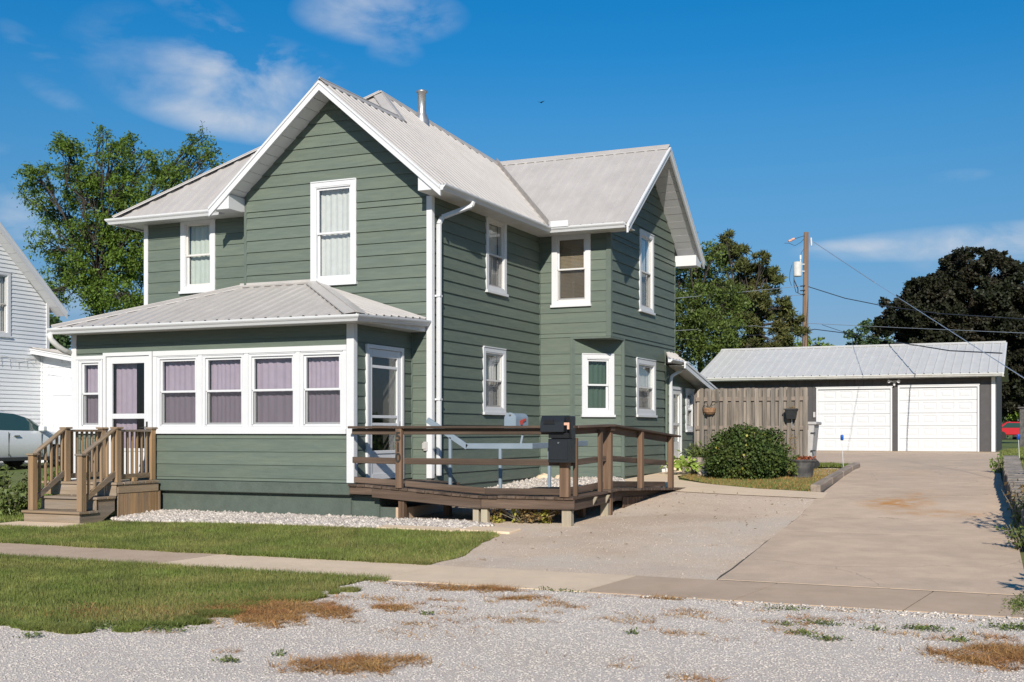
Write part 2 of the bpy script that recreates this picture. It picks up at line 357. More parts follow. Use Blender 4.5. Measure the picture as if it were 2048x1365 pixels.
def copy_thing(o, loc=None, label=None):
    c = o.copy(); COL.objects.link(c)
    if loc is not None: c.location = loc
    if label: c['label'] = label
    for ch in list(o.children):
        d = ch.copy(); COL.objects.link(d); d.parent = c
        for g2 in list(ch.children):
            e = g2.copy(); COL.objects.link(e); e.parent = d
    return c

# ground height
GY = [-40, -10, -7, -5, -2, 0, 2, 3.5, 9.8, 28, 60, 400]; GZ = [-.12, -.1, -.07, -.04, .08, .15, .3, .37, .53, .64, .7, .9]
def g(y): return float(np.interp(y, GY, GZ))

# wall frames: a vertical plane with its own (u, z, n) coordinates
class Fr:
    def __init__(s, ox, oy, ux, uy, nx, ny): s.o = (ox, oy); s.u = (ux, uy); s.n = (nx, ny)
    def p(s, u, z, n=0.0): return (s.o[0]+s.u[0]*u+s.n[0]*n, s.o[1]+s.u[1]*u+s.n[1]*n, z)
    def box(s, mb, u0, u1, z0, z1, n0, n1, mi=0):
        if n0 > n1: n0, n1 = n1, n0
        flip = (s.u[0]*s.n[1]-s.u[1]*s.n[0]) < 0
        q = [(u0, n0), (u1, n0), (u1, n1), (u0, n1)]
        if flip: q = q[::-1]
        mb.hexa([s.p(a, z0, b) for a, b in q] + [s.p(a, z1, b) for a, b in q], mi)
    def quadbox(s, mb, zb, zt, b0, b1, t0, t1, nb, nt, back=0.0, mi=0):
        # slab whose bottom edge runs b0..b1 at height zb and top edge t0..t1 at zt; front offset nb below and nt above
        A = [s.p(b0, zb, back), s.p(b1, zb, back), s.p(b1, zb, nb), s.p(b0, zb, nb)]; B = [s.p(t0, zt, back), s.p(t1, zt, back), s.p(t1, zt, nt), s.p(t0, zt, nt)]
        flip = (s.u[0]*s.n[1]-s.u[1]*s.n[0]) < 0
        if flip: A, B = [A[i] for i in (3, 2, 1, 0)], [B[i] for i in (3, 2, 1, 0)]
        mb.hexa(A+B, mi)
def runs(zb, zt, Lf, Rf, ops):
    """pieces of the band zb..zt left over between the openings: (bottom l, r, top l, r)"""
    zm = (zb+zt)/2; cut = sorted([(o[0], o[1]) for o in ops if o[2] < zm < o[3]])
    out = []; l = 'L'
    zb, zt = zb+1.5e-4, zt-1.5e-4; bl, tl = Lf(zb), Lf(zt)
    for a, b in cut:
        if a-bl > .004 or a-tl > .004: out.append((min(bl, a), a, min(tl, a), a))
        bl = tl = b
    br, tr = Rf(zb), Rf(zt)
    if br-bl > .004 or tr-tl > .004: out.append((min(bl, br), br, min(tl, tr), tr))
    return out
def wall_core(fr, name, z0, z1, Lf, Rf, holes, parent, m, extra=(), th=.10):
    zs = sorted(set([z0, z1] + [h[2] for h in holes] + [h[3] for h in holes] + list(extra))); zs = [z for z in zs if z0 <= z <= z1]
    mb = MB()
    for a, b in zip(zs[:-1], zs[1:]):
        for (bl, br, tl, tr) in runs(a, b, Lf, Rf, holes): fr.quadbox(mb, a, b, bl, br, tl, tr, 0, 0, back=-th)
    return mb.build(name, m, parent)
def siding(fr, lines, Lf, Rf, blocks, parent, m='green_paint', nb=.020, nt=.006, name='siding_board', extra=()):
    for zb, zt in zip(lines[:-1], lines[1:]):
        lv = sorted(set([zb, zt] + [b[i] for b in blocks for i in (2, 3) if zb+.004 < b[i] < zt-.004] + [e for e in extra if zb+.004 < e < zt-.004]))
        segs = []
        for a, b in zip(lv[:-1], lv[1:]):
            for r in runs(a, b, Lf, Rf, blocks): segs.append([a, b, r])
        groups = []   # join pieces that touch
        for sg in segs:
            hit = [G for G in groups if any(not (sg[2][1] <= q[2][0]+.002 or sg[2][0] >= q[2][1]-.002) for q in G)]
            G = [sg]
            for h in hit: G += h; groups.remove(h)
            groups.append(G)
        for G in groups:
            mb = MB(); H = zt-zb
            w = 0
            jit = random.uniform(-.0012, .0012)
            for a, b, r in G:
                na = nb+(nt-nb)*(a-zb)/H + jit; nn = nb+(nt-nb)*(b-zb)/H + jit; w = max(w, r[1]-r[0])
                aa = a+.002 if a == zb else a
                fr.quadbox(mb, aa, b, r[0], r[1], r[2], r[3], na, nn, back=.001)
            if w > .02: mb.build(name, m, parent)
# ------------------------------------------------------------------ windows
def curtain_sheet(fr, u0, u1, z0, z1, n, amp=.018, waves=9, seed=0, gather=0.0):
    r = random.Random(seed); N = max(14, int(waves*7)); rows = 7; vs = []; fs = []
    ph = [r.uniform(0, 6.28) for _ in range(4)]
    for j in range(rows+1):
        z = z1+(z0-z1)*j/rows
        for i in range(N+1):
            t = i/N; a = amp*(1-.35*(j/rows))
            q = math.sin(t*waves*6.28+ph[0]+.5*math.sin(t*11+ph[1])+.25*j/rows) + .55*math.sin(t*waves*2.7*6.28+ph[2]) + .4*math.sin(t*waves*.37*6.28+ph[3]+j*.2)
            uu = u0+(u1-u0)*t
            vs.append(fr.p(uu, z, n+a*q*.6))
    for j in range(rows):
        for i in range(N):
            k = j*(N+1)+i; fs.append((k, k+1, k+N+2, k+N+1))
    mb = MB(); mb.add(vs, fs); return mb
SEED = [0]
def window(fr, u0, u1, z0, z1, parent, trim=.095, sill=.03, curtain='white_curtain', proud=.035, low_screen=True, top_trim=None,
           rail=None, name='window', sash_m='white_trim', cur_rng=(0, 1), storm=True, label=None, bot_trim=None, waves=None, blind=False):
    SEED[0] += 1
    tt = trim if top_trim is None else top_trim; bt = trim if bot_trim is None else bot_trim
    h0, h1, k0, k1 = u0+trim, u1-trim, z0+bt, z1-tt
    mb = MB()
    fr.box(mb, u0, h0, z0, z1, .001, proud); fr.box(mb, h1, u1, z0, z1, .001, proud)
    if tt > 0: fr.box(mb, h0, h1, k1, z1, .001, proud)
    fr.box(mb, h0, h1, z0, k0, .001, proud)
    if tt > 0: fr.box(mb, u0+.012, u1-.012, z1-.018, z1, proud, proud+.012)
    if sill: fr.box(mb, u0-.018, u1+.018, z0-.018, z0+.028, .001, proud+sill)
    # reveals
    fr.box(mb, h0-.001, h0+.02, k0, k1, -.10, .028); fr.box(mb, h1-.02, h1+.001, k0, k1, -.10, .028)
    fr.box(mb, h0+.02, h1-.02, k1-.02, k1+.001, -.10, .028); fr.box(mb, h0+.02, h1-.02, k0-.001, k0+.02, -.10, .028)
    w = mb.build(name, 'white_trim', parent, label=label)
    a0, a1, c0, c1 = h0+.02, h1-.02, k0+.02, k1-.02
    zm = (c0+c1)/2 if rail is None else c0+(c1-c0)*rail; sw = .036
    for nm, b0, b1, n0 in (('sash', zm-.018, c1, -.028), ('sash', c0, zm+.018, -.058)):
        sb = MB()
        fr.box(sb, a0, a0+sw, b0, b1, n0, n0+.028); fr.box(sb, a1-sw, a1, b0, b1, n0, n0+.028)
        fr.box(sb, a0+sw, a1-sw, b1-(.036 if b1 == c1 else .032), b1, n0, n0+.028); fr.box(sb, a0+sw, a1-sw, b0, b0+(.045 if b0 == c0 else .032), n0, n0+.028)
        so = sb.build(nm, sash_m, w)
    pb = MB(); fr.box(pb, a0+sw, a1-sw, zm+.012, c1-.036, -.016, -.012); pb.build('pane', 'pane_glass', w)
    pb = MB(); fr.box(pb, a0+sw, a1-sw, c0+.045, zm-.012, -.046, -.042); pb.build('pane', 'pane_glass', w)
    if low_screen:
        pb = MB(); fr.box(pb, a0+.012, a1-.012, c0+.012, zm-.004, -.006, -.005); pb.build('insect_screen', 'insect_screen', w)
        sb = MB(); 
        for (p, q, r_, s_) in ((a0, a0+.014, c0, zm), (a1-.014, a1, c0, zm), (a0, a1, c0, c0+.014), (a0, a1, zm-.012, zm)): fr.box(sb, p, q, r_, s_, -.008, .002)
        sb.build('screen_frame', 'storm_sash' if storm else 'white_trim', w)
    # dark room behind
    rb = MB(); q0, q1, e0, e1, D = h0-.06, h1+.06, k0-.06, k1+.06, -.6
    fr.box(rb, q0, q1, e0, e1, D-.02, D); fr.box(rb, q0, q0+.02, e0, e1, D, -.11); fr.box(rb, q1-.02, q1, e0, e1, D, -.11)
    fr.box(rb, q0, q1, e1-.02, e1, D, -.11); fr.box(rb, q0, q1, e0, e0+.02, D, -.11)
    rb.build('room', 'room_dark', w)
    if curtain:
        ca = a0+(a1-a0)*cur_rng[0]; cb = a0+(a1-a0)*cur_rng[1]
        if blind:
            bl = MB(); z = c1-.02
            while z > c0+.02: fr.box(bl, ca+.02, cb-.02, z-.021, z, -.105, -.088); z -= .027
            bl.build('blind', curtain, w)
        else:
            curtain_sheet(fr, ca+.01, cb-.01, c0+.01, c1-.015, -.115, waves=waves or (cb-ca)*9, seed=SEED[0]).build('curtain', curtain, w, smooth=True)
    return w
def hole(u0, u1, z0, z1, trim=.095, tt=None, bt=None):
    return (u0+trim, u1-trim, z0+(trim if bt is None else bt), z1-(trim if tt is None else tt))

# ------------------------------------------------------------------ roofs
def clip_band(poly, a, b):
    def cl(P, c, keep):
        out = []
        for i in range(len(P)):
            p, q = P[i], P[(i+1) % len(P)]; ip, iq = keep(p[0]-c), keep(q[0]-c)
            if ip: out.append(p)
            if ip != iq:
                t = (c-p[0])/(q[0]-p[0]); out.append((c, p[1]+(q[1]-p[1])*t))
        return out
    P = cl(poly, a, lambda d: d >= 0)
    if P: P = cl(P, b, lambda d: d <= 0)
    return P
def roof(name_parent, pts, mat_m='roof_metal', rib=.2286, per=4, rh=.02, rw=.032, th=.022, off=0.0, panel='roof_panel', minor=False):
    """ribbed metal sheets over a planar polygon; pts[0]-pts[1] is the eave, ribs run up the slope"""
    P = [Vector(p) for p in pts]; u = (P[1]-P[0]).normalized(); nr = Vector((0, 0, 0))
    for i in range(len(P)): nr += P[i].cross(P[(i+1) % len(P)])
    n = nr.normalized()
    if n.z < 0: n = -n
    w = n.cross(u).normalized()
    if w.z < 0: w = -w
    O = P[0]; q = [((p-O).dot(u), (p-O).dot(w)) for p in P]
    umin = min(a for a, b in q); umax = max(a for a, b in q)
    def to3(a, b, h=0): return O + u*a + w*b + n*h
    k = 0; a = umin-off
    while a < umax-.003:
        b = a+rib*per
        C = clip_band(q, max(a, umin), min(b, umax))
        C = [c for i, c in enumerate(C) if i == 0 or (abs(c[0]-C[i-1][0])+abs(c[1]-C[i-1][1])) > 1e-4]
        if len(C) >= 3:
            mb = MB(); lift = .0015*(k % 2)
            mb.prism([to3(x, y, lift) for x, y in C], -n*th)
            for j in range(per):
                c = a+rib*(j+.5)
                if c-rw < umin or c+rw > umax: continue
                B = clip_band(q, c-.002, c+.002)
                if len(B) < 3: continue
                y0 = min(y for x, y in B); y1 = max(y for x, y in B)
                if y1-y0 < .05: continue
                e0, e1 = y0-.004, y1-.012
                pr = [(c-rw, 0), (c-rw*.45, rh), (c+rw*.45, rh), (c+rw, 0)]
                vs = [to3(x, e0, h+lift) for x, h in pr] + [to3(x, e1, h+lift) for x, h in pr]
                mb.add(vs, [(0, 4, 5, 1), (1, 5, 6, 2), (2, 6, 7, 3), (7, 6, 5, 4)], 0)
                mb.add([to3(x, e0-.001, h+lift) for x, h in [(c-rw*.9, .001), (c-rw*.5, rh*.95), (c+rw*.5, rh*.95), (c+rw*.9, .001)]], [(0, 1, 2, 3)], 1)
            mb.build(panel, [mat_m, 'roof_gap'], name_parent)
        a = b; k += 1
def cap(parent, a, b, na, nb_, m='roof_metal', w=.14, name='ridge_cap', lift=.028):
    """folded cap along a ridge or hip from a to b; na, nb_ = downslope directions on each side"""
    a = Vector(a); b = Vector(b); d = (b-a).normalized(); mb = MB()
    A = Vector(na); A = (A-d*A.dot(d)).normalized(); B = Vector(nb_); B = (B-d*B.dot(d)).normalized()
    up = -(A+B).normalized() if (A+B).length > .05 else Vector((0, 0, 1))
    if up.z < 0: up = -up
    l = up*lift; th = up*.006
    for s_ in (A, B):
        p = [a+l, b+l, b+l+s_*w, a+l+s_*w]
        mb.prism(p, th)
        mb.prism([a+l+s_*w, b+l+s_*w, b+l+s_*(w+.002)-up*.010, a+l+s_*(w+.002)-up*.010], s_*.003)
    mb.tube([a+up*(lift+.012), b+up*(lift+.012)], .012, 6)
    return mb.build(name, m, parent)
def gutter(parent, pts, out, m='white_trim', name='gutter', h=.10, d=.11, ends=True):
    """K profile gutter along a polyline; out = outward horizontal directions per segment"""
    prof = [(0, 0), (0, -h), (.055, -h), (.075, -.06), (.088, -.05), (.105, -.03), (d, -.012), (d, 0), (d-.012, 0), (d-.012, -.02), (.012, -.02), (.012, 0)]
    mb = MB(); n = len(prof); pts = [Vector(p) for p in pts]
    for k in range(len(pts)-1):
        o = Vector(out[k])
        def mitre(i, kk):
            if 0 < i < len(pts)-1:
                o2 = Vector(out[i-1]) + Vector(out[i]); o2 = o2/(1+Vector(out[i-1]).dot(Vector(out[i]))); return o2
            return Vector(out[kk])
        A = [pts[k] + mitre(k, k)*r + Vector((0, 0, z)) for r, z in prof]; B = [pts[k+1] + mitre(k+1, k)*r + Vector((0, 0, z)) for r, z in prof]
        mb.add(A+B, [(i, (i+1) % n, (i+1) % n+n, i+n) for i in range(n)])
        if k == 0: mb.add(A, [tuple(range(n))])
        if k == len(pts)-2: mb.add(B, [tuple(range(n-1, -1, -1))])
    return mb.build(name, m, parent)
def rake(parent, a, b, out, w=.16, th=.035, m='white_trim', name='rake_board', plumb=True):
    """barge board from a (low) to b (high), vertical depth w, facing out"""
    a = Vector(a); b = Vector(b); o = Vector(out)
    mb = MB(); mb.prism([a, b, b-Vector((0, 0, w)), a-Vector((0, 0, w))], o*th)
    mb.prism([a+o*th, b+o*th, b+o*th-Vector((0, 0, .045)), a+o*th-Vector((0, 0, .045))], o*.018)
    return mb.build(name, m, parent)
def slope_soffit(parent, a, b, c, d, n, m='white_trim', name='soffit_panel', gap=.006):
    """quad a-b (low to high, outer edge) / d-c (inner edge) cut into n panels"""
    a, b, c, d = map(Vector, (a, b, c, d)); nr = (b-a).cross(d-a).normalized()
    if nr.z > 0: nr = -nr
    for i in range(n):
        t0, t1 = i/n + gap/((b-a).length), (i+1)/n
        q = [a+(b-a)*t0, a+(b-a)*t1, d+(c-d)*t1, d+(c-d)*t0]
        mb = MB(); mb.prism([p + nr*(.002 if i % 2 else 0) for p in q], -nr*.012); mb.build(name, m, parent)
def pipe_run(parent, pts, m='white_trim', w=.075, h=.055, name='downspout'):
    mb = MB()
    for p, q in zip(pts[:-1], pts[1:]): mb.beam(p, q, w, h, up=(.3, .95, .1))
    return mb.build(name, m, parent, bevel=.006)

# ------------------------------------------------------------------ the green house
house = thing('green_house', 'two storey house with green lap siding, white trim and pale ribbed metal roofs', 'house', (-3, 3, g(0)))
F_front = Fr(0, 0, 1, 0, 0, -1)            # gable bay towards the street
F_left = Fr(0, .3, 1, 0, 0, -1)            # set back wall left of the bay
F_side = Fr(0, 0, 0, 1, 1, 0)              # right side wall
F_wing = Fr(0, 4.585, 1, 0, 0, -1)         # front of the side wing
F_wside = Fr(1.482, 0, 0, 1, 1, 0)         # gable end of the side wing
F_diag = Fr(.70, 4.585, .70711, .70711, .70711, -.70711)
F_porch = Fr(0, -1.817, 1, 0, 0, -1)
F_pside = Fr(-.364, 0, 0, 1, 1, 0)
F_lean = Fr(1.55, 0, 0, 1, 1, 0)
EZ = 5.33; SL = .85; SO = 5.245
L0 = .485; CS = .2023
low = [L0+CS*i for i in range(0, 24)]                    # ... up to z 5.138
gab = [5.138, 5.24] + [5.24+CS*i for i in range(1, 12)]
roof_z = lambda x: EZ+SL*(.4-x)
# --- front gable wall
zr = 7.2425
def under(x): return min(EZ+SL*(.4-x), EZ+SL*(x+4.1)) - .10
apx, apz = -1.85, zr-.10
Lf = lambda z: -3.711 if z <= under(-3.711) else -4.1+(z+.10-EZ)/SL
Rf = lambda z: 0.0 if z <= under(0) else .4-(z+.10-EZ)/SL
w1 = (-2.319, -1.41, 3.886, 5.658)
wallf = wall_core(F_front, 'wall', .3, apz, Lf, Rf, [hole(*w1)], house, 'green_paint', extra=(under(-3.711), under(0)))
Lt = lambda z: max(Lf(z), -3.66); Rt = lambda z: min(Rf(z), -.07)
zz = [z for z in low if z > 3.3] + gab[1:]; zz = [z for z in zz if z < apz-.03] + [apz]
siding(F_front, zz, Lt, Rt, [w1], wallf, nb=.027, extra=(under(-3.66), under(-.07)))
siding(F_front, [z for z in low if z < 3.5], lambda z: -.345, lambda z: -.07, [], wallf)
window(F_front, *w1, house, curtain='white_curtain', label='tall window of the front gable with white curtains', low_screen=False, waves=6)
# --- left set-back wall
w2 = (-5.363, -4.578, 3.936, 5.243)
zl = [L0+.03+CS*i for i in range(16, 24)]; zl = [z for z in zl if z < SO-.02] + [SO]
walll = wall_core(F_left, 'wall', .3, SO, lambda z: -6.20, lambda z: -3.72, [hole(*w2, tt=.03)], house, 'green_paint')
siding(F_left, zl, lambda z: -6.13, lambda z: -3.76, [w2], walll)
window(F_left, *w2, house, curtain='pale_green_curtain', top_trim=.03, sash_m='storm_sash', label='upper left window under the eave', low_screen=False, waves=5)
# --- right side wall
w3 = (2.059, 2.935, 3.907, 5.243); w4 = (1.934, 2.904, 1.707, 2.918)
zs_ = [z for z in low if z < SO-.02] + [SO]
walls = wall_core(F_side, 'wall', .2, SO, lambda z: .101, lambda z: 4.585, [hole(*w3, tt=.03), hole(*w4)], house, 'green_paint')
siding(F_side, zs_, lambda z: .07, lambda z: 4.56, [w3, w4], walls, nb=.026)
window(F_side, *w3, house, curtain='lace_curtain', top_trim=.03, sash_m='storm_sash')
window(F_side, *w4, house, curtain='lace_curtain', sash_m='storm_sash', cur_rng=(.35, 1))
# --- wing front, upper and chamfered lower
w5 = (.274, 1.09, 3.851, 5.243)
zwl = [z for z in low if 3.2 < z < SO-.02]; zwl = [3.235] + [z for z in zwl if z > 3.3] + [SO]
wallw = wall_core(F_wing, 'wall', .2, SO, lambda z: .0, lambda z: 1.482 if z > 3.2349 else .70, [hole(*w5, tt=.03)], house, 'green_paint', extra=(3.235,))
siding(F_wing, zwl, lambda z: .028, lambda z: 1.41, [w5], wallw)
siding(F_wing, [z for z in low if z < 3.1] + [3.235], lambda z: .028, lambda z: .66, [], wallw)
window(F_wing, *w5, house, curtain='tan_blind', top_trim=.03, blind=True, label='upper wing window with a tan blind')
w6 = (.197, .896, 1.689, 2.928)
walld = wall_core(F_diag, 'wall', .2, 3.21, lambda z: .03, lambda z: 1.076, [hole(*w6)], house, 'green_paint')
siding(F_diag, [z for z in low if z < 3.1] + [3.21], lambda z: .045, lambda z: 1.055, [w6], walld)
window(F_diag, *w6, house, curtain='dark_green_curtain', low_screen=False, label='lower window in the angled corner with dark green curtain')
mb = MB(); mb.prism([(.66, 4.560, 3.20), (1.507, 4.560, 3.20), (1.507, 5.41, 3.20)], (0, 0, .034)); mb.build('corner_soffit', 'green_trim', house)
# --- wing gable end
w7 = (6.362, 7.329, 3.895, 5.594); w8 = (6.163, 7.473, 1.703, 2.915)
WR, WZ = 6.8, 7.34; YA, YB = 4.07, 9.53; WS = (WZ-EZ)/(WR-YA)
undw = lambda y: min(EZ+WS*(y-YA), EZ+WS*(YB-y))-.10
Lw = lambda z: (5.367 if z < 3.2349 else 4.585+.10) if z <= undw(4.685) else YA+(z+.10-EZ)/WS
Rw = lambda z: 9.0 if z <= undw(9.0) else YB-(z+.10-EZ)/WS
apw = WZ-.10
wallg = wall_core(F_wside, 'wall', .2, apw, Lw, Rw, [hole(*w7), hole(*w8)], house, 'green_paint', extra=(3.235, undw(4.685), undw(9.0)))
zz = [z for z in low if 3.2 < z] + gab[1:]; zz = [3.235] + [z for z in zz if 3.3 < z < apw-.03] + [apw]
siding(F_wside, zz, lambda z: max(Lw(z), 4.655), lambda z: min(Rw(z), 8.95), [w7], wallg, extra=(undw(4.655), undw(8.95)), nb=.026)
siding(F_wside, [z for z in low if z < 3.1] + [3.235], lambda z: 5.42, lambda z: 8.95, [w8], wallg, nb=.026)
window(F_wside, *w7, house, curtain='white_curtain', sash_m='storm_sash', label='upper window of the wing gable')
window(F_wside, *w8, house, curtain='lace_curtain', sash_m='storm_sash', trim=.12)
# --- hidden backs
mb = MB(); mb.box(-6.2, 9.0, .2, 1.382, 9.1, 6.4); mb.box(-6.2, .41, .3, -6.1, 9.0, SO); mb.build('rear_wall', 'green_paint', house)
# --- corner boards and vertical trims
def trim_box(m, *b, name='corner_board'): mb = MB(); mb.box(*b); return mb.build(name, m, house, bevel=.004)
trim_box('white_trim', -.07, -.032, .62, .032, -.002, SO); trim_box('white_trim', .002, -.001, .62, .032, .068, SO)
trim_box('white_trim', -6.225, .270, 3.2, -6.13, .299, SO)
trim_box('green_trim', -3.715, -.028, 3.3, -3.66, .298, SO, name='wall_trim'); trim_box('green_trim', -3.76, .27, 3.3, -3.716, .299, SO, name='wall_trim')
trim_box('green_trim', 1.41, 4.553, 3.235, 1.512, 4.584, SO, name='wall_trim'); trim_box('green_trim', 1.483, 4.5845, 3.235, 1.512, 4.655, SO, name='wall_trim')
trim_box('green_trim', .66, 4.555, .35, .715, 4.584, 3.20, name='wall_trim'); trim_box('green_trim', 1.484, 5.362, .35, 1.512, 5.42, 3.235, name='wall_trim')
mb = MB(); F_diag.box(mb, -.01, .045, .35, 3.2, .002, .026); mb.build('wall_trim', 'green_trim', house)
mb = MB(); F_diag.box(mb, 1.055, 1.11, .35, 3.2, .002, .026); mb.build('wall_trim', 'green_trim', house)
trim_box('green_trim', 1.483, 8.95, .5, 1.508, 9.01, SO, name='wall_trim'); trim_box('green_trim', 1.483, 8.19, .5, 1.515, 8.235, 3.18, name='wall_trim')
trim_box('green_trim', .002, 4.555, .45, .026, 4.584, SO, name='wall_trim')
# --- foundation
mb = MB(); mb.box(-.10, -.0005, -.2, -.012, 4.6, .484); mb.box(-.012, 4.597, -.2, .69, 4.7, .484)
mb.prism([(.69, 4.6, -.2), (1.47, 5.38, -.2), (1.47, 5.6, -.2), (.60, 4.75, -.2)], (0, 0, .68)); mb.box(1.3, 5.4, -.2, 1.468, 9, .484)
mb.box(-.36, 0.012, -.2, -.0, .12, .484); mb.build('foundation', 'green_masonry', house)
# --- main roofs
A = (-2.9, 3.3, 8.13); J = (-1.965, 6.8, 7.34); Rb = (-1.85, 2.22, zr)
r1 = roof(house, [(.4, -.45, EZ), (.4, YA, EZ), J, A, Rb, (-1.85, -.45, zr)])
roof(house, [(-4.1, -.45, EZ), (-4.1, -.1, EZ), Rb, (-1.85, -.45, zr)], off=.1)
roof(house, [(-6.62, -.1, EZ), (-4.1, -.1, EZ), Rb, A])
roof(house, [(-6.62, 9.4, 6.0), (-6.62, -.1, EZ), A, (-2.9, 6.8, 7.34)], per=6)
roof(house, [(.4, YA, EZ), (2.0, YA, EZ), (2.0, WR, WZ), J], off=.05)
roof(house, [(2.0, YB, EZ), (.4, YB, EZ), J, (2.0, WR, WZ)], per=6)
mb = MB(); mb.add([A, J, (.4, YB, EZ), (-6.62, 9.6, EZ)], [(0, 1, 2, 3)]); mb.build('rear_roof', 'roof_metal', house)
cap(house, (-1.85, -.47, zr), Rb, (1, 0, -SL), (-1, 0, -SL))
cap(house, (-6.62, -.1, EZ+.01), A, (1, -1.2, -.4), (-1.2, 1, -.3))
cap(house, Rb, A, (1, .5, -.9), (-.6, -1, -.7), w=.17)
cap(house, A, J, (1, -.2, -.9), (-.8, 1, -.2))
cap(house, J, (2.02, WR, WZ), (0, -1, -WS), (0, 1, -WS))
cap(house, J, (.42, YA-.02, EZ+.01), (.8, -1, .05), (-1, .6, .2), w=.13, name='valley_flashing', lift=.012)
cap(house, Rb, (-4.1, -.12, EZ+.01), (.5, .2, .9), (-.2, .9, .5), w=.10, name='valley_flashing', lift=.008)
# gable eaves: rake boards, sloping soffits, cornice returns
yo = -.45
rake(house, (-4.12, yo, EZ-.04), (-1.85, yo, zr-.012), (0, -1, 0)); rake(house, (.42, yo, EZ-.04), (-1.85, yo, zr-.012), (0, -1, 0))
slope_soffit(house, (-3.98, yo, EZ+SL*.12-.125), (-1.85, yo, zr-.125), (-1.85, -.001, zr-.125), (-3.98, -.001, EZ+SL*.12-.125), 13)
slope_soffit(house, (.28, yo, EZ+SL*.12-.125), (-1.85, yo, zr-.125), (-1.85, -.001, zr-.125), (.28, -.001, EZ+SL*.12-.125), 13)
for sx, x0, x1 in ((1, -4.08, -3.715), (-1, .39, .006)):
    mb = MB(); zt = EZ-.03
    zi = zt+SL*(abs(x1-x0))*.62
    mb.prism([(x0, yo-.002, SO+.002), (x1, yo-.002, SO+.002), (x1, yo-.002, zi), (x0, yo-.002, zt-.05)], (0, -yo+.002-.003 if sx > 0 else -yo-.002, 0))
    mb.build('cornice_return', 'white_trim', house)
xo = 2.0
for ya, yb in ((YA-.02, WR), (YB+.02, WR)):
    rake(house, (xo, ya, EZ-.04), (xo, yb, WZ-.012), (1, 0, 0))
    s_ = 1 if ya < yb else -1; e = .12
    slope_soffit(house, (xo, ya+s_*e, EZ+WS*.10-.125), (xo, yb, WZ-.125), (1.483, yb, WZ-.125), (1.483, ya+s_*e, EZ+WS*.10-.125), 15)
mb = MB(); mb.prism([(xo-.02, YB-.10, SO-.10), (xo-.02, 9.02, SO-.10), (xo-.02, 9.02, EZ+.05), (xo-.02, YB-.10, EZ-.10)], (-.49, 0, 0)); mb.build('cornice_return', 'white_trim', house)
mb = MB(); mb.prism([(xo+.002, YA, SO), (xo+.002, YA+.30, SO), (xo+.002, YA+.30, EZ+.12), (xo+.002, YA, EZ-.05)], (-.12, 0, 0)); mb.build('cornice_return', 'white_trim', house)
# flat soffits and fascia
for nm, bb in (('soffit', (.0, -.44, SO, .374, YA+.1, SO+.012)), ('soffit', (.0, YA+.101, SO+.001, .3, 4.585, SO+.013)), ('soffit', (.3, YA+.026, SO-.001, 1.99, 4.585, SO+.011)), ('soffit', (-6.59, -.07, SO, -3.715, .30, SO+.012)), ('soffit', (-6.59, .301, SO+.0005, -6.2, 9, SO+.012)),
    ('fascia', (.375, -.44, SO, .40, YA, EZ-.03)), ('fascia', (.40, YA-.0, SO+.002, 1.99, YA+.025, EZ-.03)), ('fascia', (-6.60, -.1, SO+.002, -4.1, -.075, EZ-.03)), ('fascia', (-6.62, -.1, SO+.002, -6.601, 9.3, EZ-.03))):
    mb = MB(); mb.box(*bb); mb.build(nm, 'white_dirty', house)
gutter(house, [(.40, -.47, EZ-.008), (.40, YA, EZ-.008), (1.97, YA, EZ-.008)], [(1, 0, 0), (0, -1, 0)])
gutter(house, [(-6.62, 9.0, EZ-.008), (-6.62, -.1, EZ-.008), (-4.14, -.1, EZ-.008)], [(-1, 0, 0), (0, -1, 0)])
mb = MB(); mb.box(.50, YA-.125, EZ-.015, .86, YA-.112, EZ+.10); mb.box(.50, YA-.16, EZ-.015, .512, YA-.112, EZ+.085); mb.build('splash_guard', 'white_trim', house)
pipe_run(house, [(.46, .62, SO-.02), (.44, .60, SO-.10), (.12, .17, SO-.33), (.085, .115, SO-.45), (.085, .115, .66)])
mb = MB()
for z in (1.9, 3.6): mb.box(.033, .07, z, .13, .16, z+.03)
mb.build('downspout_strap', 'white_trim', house)
pipe_run(house, [(-6.66, 1.2, SO-.0), (-6.66, 1.15, SO-.12), (-6.28, .42, SO-.30), (-6.26, .38, SO-.45), (-6.26, .38, 3.2)])
# chimney pipe
cx, cy, cz = -2.42, 4.15, 7.66
mb = MB(); mb.lathe((cx, cy, cz), [(.16, -.08), (.155, .05), (.10, .18), (.082, .26), (.082, .62), (.115, .64), (.115, .665), (.06, .69), (.0, .695)], 20); mb.build('flue_pipe', 'galvanised', house, smooth=True)

# ------------------------------------------------------------------ enclosed front porch
PZ0, PZ1 = .60, 3.03
band = (-5.90, -.43, 1.355, 2.70)
wallp = wall_core(F_porch, 'porch_wall', .3, PZ1, lambda z: -5.90, lambda z: -.40, [(-5.83, -4.20, .62, 2.62), (-4.16, -.45, 1.42, 2.62)], house, 'green_paint')
pl = [.447, .655, .862, 1.069, 1.276, 1.352]
siding(F_porch, [.610]+pl[1:], lambda z: -4.16, lambda z: -.44, [], wallp)
siding(F_porch, [2.70, 2.84, PZ1], lambda z: -5.82, lambda z: -.44, [], wallp)
siding(F_porch, [.610]+pl[1:], lambda z: -5.82, lambda z: -5.24, [], wallp)
door_w = (-1.477, -.334, .62, 2.735)
wallq = wall_core(F_pside, 'porch_wall', .3, PZ1, lambda z: -1.716, lambda z: -.002, [(-1.41, -.40, .62, 2.66)], house, 'green_paint')
siding(F_pside, [.62, .70, .905, 1.11, 1.315, 1.52, 1.725, 1.93, 2.135, 2.34, 2.545, 2.75, 2.95, PZ1], lambda z: -1.74, lambda z: -.02, [door_w], wallq)
